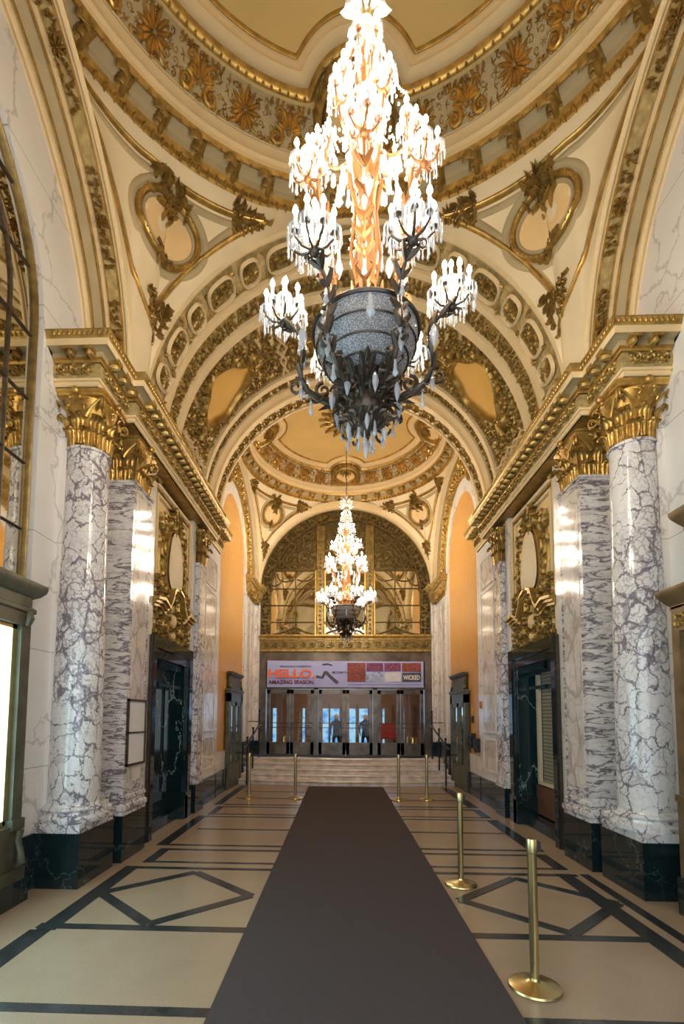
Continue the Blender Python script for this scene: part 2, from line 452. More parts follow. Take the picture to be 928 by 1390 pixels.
for y in (-.4, 1.5, 1.72, 3.0): strip(mb, -2.56, 2.4, y, y+.09)
strip(mb, -2.72, -.9, 4.13, 4.23); strip(mb, .9, 2.4, 4.13, 4.23)
strip(mb, -2.56, 2.56, 5.74, 5.82); strip(mb, -2.45, 2.45, 5.98, 6.04)
strip(mb, -2.45, 2.45, 6.53, 6.60); strip(mb, -2.56, 2.56, 6.76, 6.83)
strip(mb, -2.4, 2.4, 7.72, 7.78); strip(mb, -2.56, 2.56, 8.66, 8.73)
strip(mb, -2.5, 2.5, 8.89, 8.95); strip(mb, -2.5, 2.5, 9.59, 9.66); strip(mb, -2.5, 2.5, 9.84, 9.92)
strip(mb, -2.4, 2.4, 10.62, 10.69); strip(mb, -2.4, 2.4, 11.55, 11.62)
strip(mb, -2.69, -2.53, 4.1, 5.82); strip(mb, -2.56, -2.43, 5.98, 6.60); strip(mb, -2.69, -2.53, 6.76, 8.73)
strip(mb, -2.56, -2.43, 8.89, 9.66); strip(mb, -2.69, -2.53, 9.84, 12.5)
strip(mb, 2.33, 2.50, -1, 5.82); strip(mb, 2.60, 2.70, -1, 5.82); strip(mb, 2.40, 2.55, 5.98, 6.60)
strip(mb, 2.40, 2.60, 6.76, 8.73); strip(mb, 2.40, 2.55, 8.89, 9.66); strip(mb, 2.40, 2.60, 9.84, 12.5)
for cx in (-1.80, 1.79):
    P = [(cx-.76, 4.95), (cx, 5.64), (cx+.76, 4.95), (cx, 4.25)]
    for i in range(4): qstrip(mb, P[i], P[(i+1) % 4], .105)
for i in range(1): pass
obj('inlay_strips', mb, 'floor_strip', floor, False)

mb = MB(); mb.box(-.94, .94, -1.0, 12.42, FZ, .018)
tag(obj('carpet_runner', mb, 'carpet', None, False), 'long dark brown carpet runner down the middle of the floor to the steps', 'carpet')

# ---------------------------------------------------------------- bowed stairs and landing
def bow(x, y0, amt=.22): return y0+amt*(x/3.0)**2*1.4
t = thing('staircase', 'pale bowed stone steps rising to the bronze doors', 'stairs', (0, 13.2, 0))
for k in range(5):
    y0 = 12.62+.37*k; z0 = .11*k; z1 = z0+.11
    mb = MB(); n = 24; y1 = 15.45 if k == 4 else y0+.75
    xw = 2.84 if k < 3 else 2.88; xs = [-xw+2*xw*i/n for i in range(n+1)]
    vs = []; prof = [(.015, z0), (.015, z1-.045), (.05, z1-.04), (.05, z1-.030), (-.022, z1-.026), (-.024, z1-.005), (-.015, z1)]
    for x in xs:
        for (o, z) in prof: vs.append((x, bow(x, y0)+o, z))
        vs.append((x, y1, z1)); vs.append((x, y1, z0))
    L = len(prof)+2
    fs = [(i*L+j, (i+1)*L+j, (i+1)*L+(j+1) % L, i*L+(j+1) % L) for i in range(n) for j in range(L)]
    fs += [tuple(range(L)), tuple(n*L+j for j in range(L-1, -1, -1))]
    mb.add(vs, fs); obj('step', mb, 'stair_stone', t, True, 30)

# ---------------------------------------------------------------- ceiling: bays
ceil = struct('ceiling')
def make_bay(cy, hyn, hyf, hx, aS, bS, aF, bF, R, near_arch=True):
    """dome on pendentives. returns surface functions"""
    ZR = 8.9
    def bottom(sx, sy, phi):
        """plan angle phi 0..90deg from +x*sx axis toward sy; returns (rho,z)"""
        hy = hyf if sy > 0 else hyn
        t_ = math.tan(phi) if phi < pi/2-1e-6 else 1e9
        y = hx*t_
        if y < aS: return hypot(hx, y), ZC+bS*sqrt(max(0, 1-(y/aS)**2))
        x = hy/t_
        if x < aF: return hypot(hy, x), ZC+bF*sqrt(max(0, 1-(x/aF)**2))
        # foot between
        if y <= hy: return hypot(hx, y), ZC
        return hypot(hy, x), ZC
    def surf(sx, sy, phi, z=None, w_=None, h=0):
        rb, zb = bottom(sx, sy, phi)
        if z is None: z = zb+(ZR-zb)*w_
        q = (ZR-z)/max(.15, ZR-zb)
        rho = R+(rb-R)*q + .14*sin(pi*max(0, min(1, q)))*min(1, (ZR-zb)/2.5)
        rho -= h
        return (sx*rho*cos(phi), cy+sy*rho*sin(phi), z-h*.25)
    for sy in (1, -1):
        for sx in (-1, 1):
            mb = MB(); nph = 96; nw = 14
            mb.grid(lambda u, v: surf(sx, sy, u*pi/2, w_=v), nph, nw)
            p = obj('pendentive', mb, 'cream_pale', ceil, True, 50)
            if sy < 0 and cy < 5: continue
            # triangular moulded frame
            phc = atan2(hyf if sy > 0 else hyn, hx)
            mp = lambda s_, t_, h: surf(sx, sy, s_, z=t_, h=h)
            def edge(off, side):
                pts = []
                N_ = 30
                for i in range(N_+1):
                    u = i/N_
                    ph = phc*(.20+.80*u) if side == 0 else phc+(pi/2-phc)*(1-(.20+.80*u))*1.0
                    rb, zb = bottom(sx, sy, ph)
                    zt = 8.55 - 0*off
                    z = max(zb, ZC)+off*(1.0+1.2*(abs(ph-phc) < .10))
                    pts.append((ph, z))
                return pts
            # ridge in angle space needs aspect fix: work in metres (s = (phi-phc)*R)
            mpm = lambda s_, t_, h: surf(sx, sy, phc+s_/3.7, z=t_, h=h)
            phA, phB = phc*.30, phc+(pi/2-phc)*.70
            def side_pts(side, off):
                pts = []; ht = hyf if sy > 0 else hyn; zt = 8.66; z0 = 6.98
                for i in range(31):
                    q = i/30; z = zt+(z0-zt)*q
                    o_ = .20+.16*q**2
                    if side == 0: a_, b_ = aS+o_, bS+o_
                    else: a_, b_ = aF+o_, bF+o_
                    hh = a_*sqrt(max(0, 1-((z-ZC)/b_)**2))
                    ph = atan2(hh, hx) if side == 0 else atan2(ht, hh)
                    k = max(0, (q-.75)/.25)**2; ph = ph*(1-k)+phc*k
                    pts.append(((ph-phc)*3.7, z))
                return pts
            def side_pts_old(side, off):
                pts = []
                a0 = phA if side == 0 else phB
                for i in range(25):
                    ph = a0+(phc-a0)*(i/24)*.93
                    rb, zb = bottom(sx, sy, ph)
                    slope = 1+1.2*(i/24)**2
                    z = zb+off*slope
                    pts.append(((ph-phc)*3.7, min(z, 8.62)))
                pts.append((0, 6.95)); return pts
            L0 = side_pts(0, .30); L1 = side_pts(1, .30)
            # clean tip: keep z above 6.95
            def clean(P): return [(s_, max(z, 6.95+abs(s_)*1.6)) for s_, z in P]
            top = [(L0[0][0]+(L1[0][0]-L0[0][0])*i/24, 8.66) for i in range(25)]
            g = MB()
            for P in (L0, L1, top):
                g.ridge(mpm, P, .035, .05)
            fr = obj('triangular_frame', g, 'gold', p)
            g = MB()
            ins = lambda P, dx, dz: [(s_*(1-dx*(1-i/30)), z+dz) for i, (s_, z) in enumerate(P[:26])]
            for P in (ins(L0, .17, .0), ins(L1, .17, .0)): g.ridge(mpm, P, .045, .02)
            g.ridge(mpm, [(s_*.78, 8.56) for s_, z in top], .04, .02)
            obj('inner_moulding', g, 'taupe', p)
            # corner foliage
            g = MB()
            for (s_, z, a) in ((0, 7.25, -pi/2), (L0[0][0]+.30, 8.64, pi-.05), (L1[0][0]-.30, 8.64, .05)):
                for k in range(14):
                    q = k/13; cx_ = s_+cos(a)*(-.16+.52*q); cz = z+sin(a)*(-.16+.52*q); ww = .12*(1-q)**.8+.008
                    nl = max(1, int(5*(1-q))+1)
                    for j in range(nl):
                        e = (j/(nl-1)*2-1) if nl > 1 else 0
                        px_, pz_ = cx_-sin(a)*e*ww, cz+cos(a)*e*ww
                        leaf(g, mpm, px_, pz_, a+e*.7+random.uniform(-.5, .5), random.uniform(.06, .10)*(1.15-.4*q), .019, .075, random.uniform(-.6, .6))
                        g.dome(mpm, px_, pz_, .018, .08, 5)
            obj('corner_foliage', g, 'bronze_gold', p)
            # oval medallion
            mz = 8.16 if cy < 5 else 8.24; ra, rz = .42, .32
            g = MB(); g.dome(mpm, 0, mz, ra*.9, .02, 32, rz*.9); md = obj('oval_medallion', g, 'cream_panel', p)
            g = MB(); c2 = MB()
            ov = [(ra*cos(2*pi*i/40), mz+rz*sin(2*pi*i/40)) for i in range(41)]
            g.ridge(mpm, ov, .042, .07)
            for i in range(40): g.dome(mpm, (ra)*cos(2*pi*i/40), mz+rz*sin(2*pi*i/40), .022, .09, 5)
            obj('wreath_frame', g, 'gold', md)
            c2.ridge(mpm, [((ra+.09)*cos(2*pi*i/40), mz+(rz+.09)*sin(2*pi*i/40)) for i in range(41)], .05, .03)
            c2.ridge(mpm, [((ra-.06)*cos(2*pi*i/40), mz+(rz-.06)*sin(2*pi*i/40)) for i in range(41)], .025, .04)
            obj('frame_moulding', c2, 'taupe', md)
            g = MB()
            ct = mz+rz+.02
            for k in range(46):
                a = random.uniform(0, 2*pi); l = random.uniform(.08, .17)
                leaf(g, mpm, random.gauss(0, .09), ct+random.uniform(-.20, .13), a, l, .026, random.uniform(.09, .15), random.uniform(-.8, .8))
            for e in (-1, 1):
                g.ridge(mpm, spiral(e*.10, ct-.02, .09, 1.2, 0, e, 10), .022, .13)
            for k in range(5): g.dome(mpm, random.uniform(-.05, .05), ct-.12-k*.045, .035-.004*k, .12, 6)
            for k in range(18):
                leaf(g, mpm, random.uniform(-.08, .08), mz-rz+random.uniform(-.04, .04), random.uniform(0, 2*pi), .11, .03, .10, .5)
            obj('crest', g, 'bronze_gold', md)
    # ring and dome profile
    S = R/3.5
    ring = MB()
    prof = [(3.52, 8.85), (3.50, 8.88), (3.45, 8.89), (3.42, 8.95)]
    ring.lathe([(r*S, z) for r, z in prof], 0, cy, 120)
    rg = obj('dome_cornice', ring, 'gold', ceil)
    mp = lambda s_, t_, h: (( (3.44-.02)*S - 0)*cos(s_/R), cy+(3.42*S)*sin(s_/R), 8.885-h+t_)
    g = MB()
    for i in range(180):
        a = 2*pi*i/180; mq = lambda s_, t_, h: ((3.46*S+t_)*cos(a+s_/R), cy+(3.46*S+t_)*sin(a+s_/R), 8.885-h)
        leaf(g, mq, 0, -.05, pi/2-.3, .11, .022, .04, .5); g.dome(mq, .05, 0, .018, .04, 5)
    obj('leaf_edge', g, 'gold', rg)
    g = MB(); g.lathe([(r*S, z) for r, z in ((3.42, 8.95), (3.40, 9.02), (3.26, 9.09), (3.24, 9.05), (3.20, 9.05))], 0, cy, 120)
    obj('coffer_soffit', g, 'taupe', rg)
    # brackets
    nb = 44 if R > 3.2 else 40
    bm = MB()
    mpb = lambda s_, t_, h: (t_, s_, -h)
    bm.box(-.10, .11, -.055, .055, -.02, .06)
    for k in range(7): leaf(bm, mpb, random.uniform(-.03, .03), -.1+.03*k, random.choice((1, -1))*random.uniform(.2, 1.4), .10, .03, .075, .5)
    bm.ridge(mpb, [(0, -.11), (0, -.02), (0, .06), (0, .11)], .045, lambda q: .06+.06*q)
    bm.tube([(.10, -.06, -.04), (.10, .06, -.04)], .035, 8)
    b0 = None
    for i in range(nb):
        a = 2*pi*(i+.5)/nb; rr = 3.32*S
        if b0 is None:
            b0 = obj('bracket', bm, 'bronze_gold', rg, local=False); b = b0
        else: b = copyo(b0, rg)
        b.location = (rr*cos(a), cy+rr*sin(a), 9.03); b.rotation_euler = (0, 0, a); b.scale = (S, 1.25, 1.15)
    g = MB(); g.lathe([(r*S, z) for r, z in ((3.25, 9.04), (3.22, 9.02), (3.19, 9.07))], 0, cy, 120)
    for i in range(150):
        a = 2*pi*i/150; g.dome(lambda s_, t_, h: ((3.22*S+t_)*cos(a+s_/R), cy+(3.22*S+t_)*sin(a+s_/R), 9.03-h), 0, 0, .026, .03, 5)
    obj('bead_moulding', g, 'gold', rg)
    cove = MB(); cove.lathe([(r*S, z) for r, z in ((3.20, 9.06), (3.19, 9.14), (3.15, 9.16), (3.16, 9.24), (3.13, 9.30), (3.1, 9.30))], 0, cy, 120)
    dm = obj('dome', cove, 'cream', ceil)
    # ornament band profile
    B0, B1 = (3.12, 9.29), (2.84, 9.64)
    gb = MB(); gb.lathe([(B0[0]*S, B0[1]), (3.04*S, 9.41), (2.95*S, 9.52), (B1[0]*S, B1[1])], 0, cy, 120)
    obj('ornament_ground', gb, 'taupe', dm)
    bl = hypot((B0[0]-B1[0])*S, B0[1]-B1[1])
    def mpo(s_, t_, h):
        q = t_; bulge = .035*sin(pi*max(0, min(1, q)))
        r = (B0[0]+(B1[0]-B0[0])*q+bulge)*S; z = B0[1]+(B1[1]-B0[1])*q+bulge
        a = s_/(3.0*S); r -= h*.72; z -= h*.69
        return (r*cos(a), cy+r*sin(a), z)
    mpo2 = lambda s_, t_, h: mpo(s_, t_/bl, h)
    g = MB(); circ = 2*pi*3.0*S; nu = 32 if R > 3.2 else 28; cell = circ/nu
    foliage(g, mpo2, 0, circ, bl*.04, bl*.96, bl*.21, .05, None, random.Random(9))
    for i in range(nu):
        x = (i+.5)*cell
        if i % 2 == 0:
            fan(g, mpo2, x, bl*.46, pi/2, bl*.50, 13, 5.8, .085, bl*.075)
            leaf(g, mpo2, x-cell*.3, bl*.1, .4, cell*.3, .03, .05, .4); leaf(g, mpo2, x+cell*.3, bl*.1, pi-.4, cell*.3, .03, .05, -.4)
        else:
            for e in (-1, 1):
                g.ridge(mpo2, spiral(x+e*cell*.27, bl*.26, bl*.21, 1.5, pi/2, e, 12), lambda q: .045-.025*q, .085)
                g.ridge(mpo2, spiral(x+e*cell*.25, bl*.72, bl*.17, 1.2, -pi/2, -e, 10), lambda q: .038-.02*q, .08)
                for k in range(4): leaf(g, mpo2, x+e*cell*(.1+.1*k), bl*.86, pi/2+e*(.5-.4*k), bl*.14, .022, .05, e*.4)
            fan(g, mpo2, x, bl*.40, pi/2, bl*.5, 7, 2.2, .085, bl*.08)
        for k in range(3): leaf(g, mpo2, x+cell*(k/3-.33), bl*.06, random.uniform(.3, 2.8), bl*.16, .024, .05, .5)
    obj('shell_and_scroll_band', g, 'gold_bright', dm)
    # gold borders (circle broken by the four cardinal lobes)
    def dome_pt(r, ang, h=0):
        r_ = r/S
        z = 9.64+.08*min(1, max(0, (2.86-r_)/.14)) + .22*(1-(min(r_, 2.7)/2.7)**2)
        return (r*cos(ang), cy+r*sin(ang), z-h)
    def zdome(r_):
        return 9.64+.08*min(1, max(0, (2.86-r_)/.14))+.22*(1-(min(r_, 2.7)/2.7)**2)
    g = MB(); rr = [2.86, 2.80, 2.70, 2.5, 2.35, 2.2, 1.9, 1.5, 1.0, .5, .02]
    g.lathe([(r*S, zdome(r)) for r in rr], 0, cy, 96)
    obj('dome_canvas', g, 'dome_canvas', dm)
    mpd = lambda x, y, h: (x, y+cy, zdome(hypot(x, y)/S)-h)
    def border(rad, lobe_r, lobe_c, wd, ht, matn, nm, bead=False):
        pts = []
        for i in range(481):
            a = 2*pi*i/480; d = (cos(a), sin(a)); r = rad*S
            for c_ in range(4):
                ca = c_*pi/2; cxx, cyy = lobe_c*S*cos(ca), lobe_c*S*sin(ca)
                # ray / circle intersection, nearest
                bq = d[0]*cxx+d[1]*cyy; disc = bq*bq-(cxx*cxx+cyy*cyy-(lobe_r*S)**2)
                if disc > 0 and bq > 0: r = min(r, bq-sqrt(disc))
            pts.append((r*d[0], r*d[1]))
        g = MB(); g.ridge(mpd, pts, wd, ht)
        if bead:
            for i in range(0, 480, 3): g.dome(mpd, pts[i][0], pts[i][1], wd*.55, ht*1.5, 5)
        obj(nm, g, matn, dm); return pts
    border(2.76, .60, 2.90, .055, .06, 'gold', 'leaf_border', True)
    border(2.64, .73, 2.90, .09, .035, 'cream', 'cream_border')
    border(2.46, .90, 2.90, .022, .04, 'gold', 'gold_line')
    border(2.54, .82, 2.90, .05, .02, 'cream_panel', 'inner_border')
    # cardinal medallions
    for c_ in range(4):
        ca = c_*pi/2; cxx, cyy = 2.84*S, 0
        def mpc(s_, t_, h):
            r = cxx-t_; z = 9.52+.45*t_ - h
            x, y = r, s_
            return (x*cos(ca)-y*sin(ca), cy+x*sin(ca)+y*cos(ca), z)
        g = MB(); g.dome(mpc, 0, 0, .40*S, .05, 28, .36*S); md = obj('cardinal_medallion', g, 'cream_panel', dm)
        g = MB()
        for ro, wd in ((.47, .06), (.38, .03)):
            g.ridge(mpc, [(ro*S*cos(2*pi*i/36), ro*.92*S*sin(2*pi*i/36)) for i in range(37)], wd, .10)
        for k in range(26):
            a = 2*pi*k/26; leaf(g, mpc, .47*S*cos(a), .43*S*sin(a), a+.6, .13, .03, .10, .6)
        fan(g, mpc, 0, .40*S, -pi/2, .26, 7, 2.2, .15, .03)
        obj('medallion_frame', g, 'bronze_gold', md)
    # centre rosette
    g = MB()
    for ring_, (n_, r0, l) in enumerate(((16, .42, .36), (14, .25, .30), (10, .08, .22))):
        for k in range(n_):
            a = 2*pi*k/n_+ring_*.2; leaf(g, mpd, r0*cos(a), r0*sin(a), a, l, .07, .08+.03*ring_, .25)
            if ring_ == 0: g.ridge(mpd, spiral(.5*cos(a+.2), .5*sin(a+.2), .09, 1.2, a, 1, 8), .02, .09)
    g.dome(mpd, 0, 0, .5, .06, 24); g.dome(mpd, 0, 0, .12, .16, 12)
    obj('centre_rosette', g, 'bronze_gold', dm)

HX = 2.80
make_bay(2.95, 3.30, 3.30, HX, 2.70, 2.70, 2.86, 2.78, 3.45)
make_bay(12.77, 2.72, 2.72, HX, 2.62, 2.68, 2.86, 2.78, 2.89)

# back wall behind camera: glazed street doors in a cream wall
wb = struct('wall_back')
mb = MB(); mb.box(-3.7, 3.7, -1.1, -.95, 0, 9.2); obj('wall_face', mb, 'cream', wb, False)

# ---- side arch soffits of the bays
def soffit(mb, sx, cy, a, b, x0, x1, n=64):
    mb.grid(lambda u, v: (sx*(x0+(x1-x0)*v), cy-a*cos(pi*u), ZC+b*sin(pi*u)), n, 1)
def arc_map(sx, cy, a, b, xbase):
    """s arc length from the near foot, t outward along X, h inward"""
    R0 = (a+b)/2
    return lambda s_, t_, h: (sx*(xbase+t_), cy-(a-h)*cos(s_/R0), ZC+(b-h)*sin(s_/R0))
for sx in (-1, 1):
    # bay 1 side arch
    so = MB(); soffit(so, sx, 2.95, 2.70, 2.70, 2.80, 3.36)
    s1 = obj('side_arch_soffit', so, 'cream', ceil)
    mp = arc_map(sx, 2.95, 2.70, 2.70, 2.80); Ls = pi*2.7
    g = MB()
    g.grid(lambda u, v: mp(Ls*u, .07+.13*v, .012), 64, 1); obj('olive_panel', g, 'gold_ground', s1)
    g = MB()
    for e in (.065, .205): g.ridge(mp, [(Ls*i/60, e) for i in range(61)], .010, .025)
    g.ridge(mp, [(Ls*i/60, .285) for i in range(61)], .012, .03); g.ridge(mp, [(Ls*i/60, .435) for i in range(61)], .012, .03)
    bead_row(g, mp, 0, Ls, .285, .012, .04, .03); bead_row(g, mp, 0, Ls, .435, .012, .04, .03)
    obj('gold_fillets', g, 'gold', s1)
    g = MB(); g.grid(lambda u, v: mp(Ls*u, .30+.12*v, .008), 64, 1); obj('taupe_panel', g, 'taupe', s1)
    g = MB()
    for c_ in (.06, .20, .35, .5, .65, .80, .94):
        foliage(g, mp, Ls*(c_-.052), Ls*(c_+.052), .075, .195, .075, .05)
        rosette(g, mp, Ls*c_, .135, .075, .08)
    obj('soffit_foliage', g, 'gold', s1)
    g = MB()
    g.ridge(mp, [(Ls*i/60, .0) for i in range(61)], .03, .03); g.ridge(mp, [(Ls*i/60, .50) for i in range(61)], .03, .03)
    obj('edge_moulding', g, 'cream', s1)
    # bay 2 side arch
    so = MB(); soffit(so, sx, 12.77, 2.62, 2.68, 2.80, 2.93); s2 = obj('side_arch_soffit', so, 'cream', ceil)

# ---- barrel vault between the bays: bands along Y, with the elliptical section
VA, VB = 2.86, 2.78
def vsec(y):
    """(dr, material) section radius offset by y"""
    return 0
def vmap(ybase):
    R0 = (VA+VB)/2
    return lambda s_, t_, h: (-(VA-h)*cos(s_/R0), ybase+t_, ZC+(VB-h)*sin(s_/R0))
VL = pi*(VA+VB)/2
vault = MB()
prof = [(6.25, 0), (6.33, .0), (6.36, -.03), (6.88, -.03), (6.90, .035), (7.0, .035), (7.02, -.0), (7.34, -.0), (7.36, .05), (7.52, .06), (7.54, -.02),
        (8.93, -.02), (8.95, .06), (9.07, .06), (9.09, .0), (9.30, .0), (9.32, .05), (9.42, .09), (9.46, .03), (9.52, .10), (9.66, .10), (9.68, .06), (9.98, .06), (10.0, .09), (10.05, .09), (10.05, -.05)]
nA = 72
vault.add([(-(VA-h)*cos(pi*i/nA), y, ZC+(VB-h)*sin(pi*i/nA)) for i in range(nA+1) for (y, h) in prof],
          [(i*len(prof)+j, (i+1)*len(prof)+j, (i+1)*len(prof)+j+1, i*len(prof)+j+1) for i in range(nA) for j in range(len(prof)-1)])
vo_ = obj('barrel_vault', vault, 'cream', ceil, True, 25)
mp = vmap(0)
def ground(y0, y1, h, matn, nm):
    g = MB(); g.grid(lambda u, v: mp(VL*u, y0+(y1-y0)*v, h), nA, 1); return obj(nm, g, matn, vo_)
ground(6.37, 6.87, -.024, 'gold_ground', 'frieze_ground')
ground(7.03, 7.33, .006, 'gold_ground', 'garland_ground')
ground(7.55, 8.92, -.012, 'gold_ground', 'panel_ground')
ground(9.10, 9.29, .006, 'gold_ground', 'garland_ground')
ground(9.69, 9.97, .066, 'gold_ground', 'frieze_ground')
# near frieze: alternating framed lozenge panels
g = MB(); cm = MB(); nP = 17; cw = VL/nP
for i in range(nP):
    x = (i+.5)*cw; y = 6.62
    wv = cw*.44 if i % 2 == 0 else cw*.28; hv = .19
    pts = [(x+wv*(abs(cos(a))**.6)*(1 if cos(a) > 0 else -1), y+hv*(abs(sin(a))**.75)*(1 if sin(a) > 0 else -1)) for a in [2*pi*k/24 for k in range(25)]]
    cm.ridge(mp, pts, .022, .05)
    if i % 2 == 0:
        for e in (-1, 1):
            scroll_unit(g, mp, x+e*wv*.45, y, wv*.8, hv*1.5, .05, e)
        rosette(g, mp, x, y, .075, .06)
    else:
        fan(g, mp, x, y-.03, pi/2, .17, 7, 2.2, .05); fan(g, mp, x, y+.03, -pi/2, .17, 7, 2.2, .05)
    for e in (-1, 1):
        leaf(g, mp, x+cw*.5, y+e*.19, random.uniform(0, 6), .07, .02, .04); g.dome(mp, x+cw*.5, y+e*.15, .025, .04, 6)
obj('frieze_foliage', g, 'bronze_gold', vo_); obj('frieze_panel_frames', cm, 'cream', vo_)
rnd = random.Random(3)
g = MB(); foliage(g, mp, 0, VL, 7.05, 7.31, .085, .045, None, rnd); obj('garland', g, 'bronze_gold', vo_)
g = MB(); foliage(g, mp, 0, VL, 9.12, 9.27, .08, .045, None, rnd); obj('garland', g, 'bronze_gold', vo_)
g = MB(); nP = 22; cw = VL/nP
for i in range(nP):
    x = (i+.5)*cw
    for e in (-1, 1): scroll_unit(g, mp, x+e*cw*.24, 9.83, cw*.5, .24, .11, e)
    g.dome(mp, x, 9.83, .03, .12, 6)
obj('frieze_foliage', g, 'bronze_gold', vo_)
g = MB(); bead_row(g, mp, 0, VL, 7.545, .02, .02); bead_row(g, mp, 0, VL, 8.925, .02, .02); bead_row(g, mp, 0, VL, 10.02, .016, .11, .05); obj('bead_moulding', g, 'gold', vo_)
# painted cartouches with rococo frames: two flanks and the crown
def cart_outline(x, y, w_, h_, n=48):
    out = []
    for k in range(n+1):
        a = 2*pi*k/n; r = 1+.07*cos(4*a)+.05*sin(3*a+.5)+.04*cos(7*a)
        out.append((x+w_*r*cos(a), y+h_*r*sin(a)))
    return out
YC = 8.24
carts = [(VL*.205, .62, .46, 'painted_orange'), (VL*.795, .62, .46, 'painted_orange'), (VL*.5, .50, .42, 'painted_grey')]
rnd = random.Random(5)
def inside_any(x, y, k=1.0):
    return any(((x-cx)/(w_*k))**2+((y-YC)/(h_*k))**2 < 1 for cx, w_, h_, _ in carts)
for cx, w_, h_, mt in carts:
    P = cart_outline(cx, YC, w_, h_)
    g = MB(); vs = [mp(cx, YC, .012)]+[mp(cx+(a-cx)*q, YC+(b-YC)*q, .012) for q in (.25, .5, .75, 1) for a, b in P[:-1]]; n = 48
    fs = [(0, 1+k, 1+(k+1) % n) for k in range(n)]+[(1+j*n+k, 1+(j+1)*n+k, 1+(j+1)*n+(k+1) % n, 1+j*n+(k+1) % n) for j in range(3) for k in range(n)]
    g.add(vs, fs); cp = obj('painted_cartouche', g, mt, vo_)
    g = MB(); g.ridge(mp, P, .04, .09)
    for k in range(0, 48):
        a = 2*pi*k/48; x, y = P[k]
        leaf(g, mp, x, y, a+rnd.uniform(-.8, .8), rnd.uniform(.12, .2), .035, .085, rnd.uniform(-.8, .8))
    for e in (0, pi):
        g.ridge(mp, spiral(cx+cos(e)*w_*1.25, YC+.12, .13, 1.4, e, 1, 12), .035, .12); g.ridge(mp, spiral(cx+cos(e)*w_*1.25, YC-.12, .13, 1.4, e, -1, 12), .035, .12)
        fan(g, mp, cx+cos(e)*w_*1.1, YC, e, .3, 7, 2, .11)
    obj('cartouche_frame', g, 'bronze_gold', cp)
g = MB(); foliage(g, mp, .3, VL-.3, 7.62, 8.86, .13, .05, lambda x, y: not inside_any(x, y, 1.12) and abs((x/VL*6) % 1-.5) > .0, rnd)
obj('rinceau', g, 'bronze_gold', vo_)
g = MB()
for x in (VL*.06, VL*.352, VL*.648, VL*.94):
    g.ridge(mp, [(x-.02, 7.62), (x+.10, 7.95), (x-.06, YC), (x+.10, 8.5), (x-.02, 8.88)], .03, .07)
    g.ridge(mp, [(x+.10, 7.62), (x-.02, 7.95), (x+.14, YC), (x-.02, 8.5), (x+.10, 8.88)], .03, .07)
obj('strapwork', g, 'cream', vo_)

# ---------------------------------------------------------------- entablature (one each side)
EPROF = [(0, 5.45), (.015, 5.46), (.015, 5.50), (.035, 5.50), (.035, 5.53)]
FPROF = [(.02, 5.53), (.045, 5.56), (.05, 5.62), (.045, 5.68), (.03, 5.70)]
MPROF = [(.045, 5.70), (.055, 5.725), (.075, 5.735), (.075, 5.745)]
SPROF = [(.075, 5.745), (.075, 5.80), (.175, 5.81)]
KPROF = [(.175, 5.80), (.185, 5.80), (.19, 5.86), (.195, 5.865)]
CPROF = [(.195, 5.865), (.205, 5.88), (.215, 5.92), (.228, 5.935), (.228, 5.95), (0, 5.96), (-.3, 5.96)]
def plan(sx):
    p = [(3.36, 5.05), (2.87, 5.05), (2.87, 5.72), (2.75, 5.72), (2.75, 9.85), (2.87, 9.85), (2.87, 10.66), (3.0, 10.66)]
    P = [(sx*x, y) for x, y in p]
    return P if sx < 0 else list(reversed(P))
ti = 0
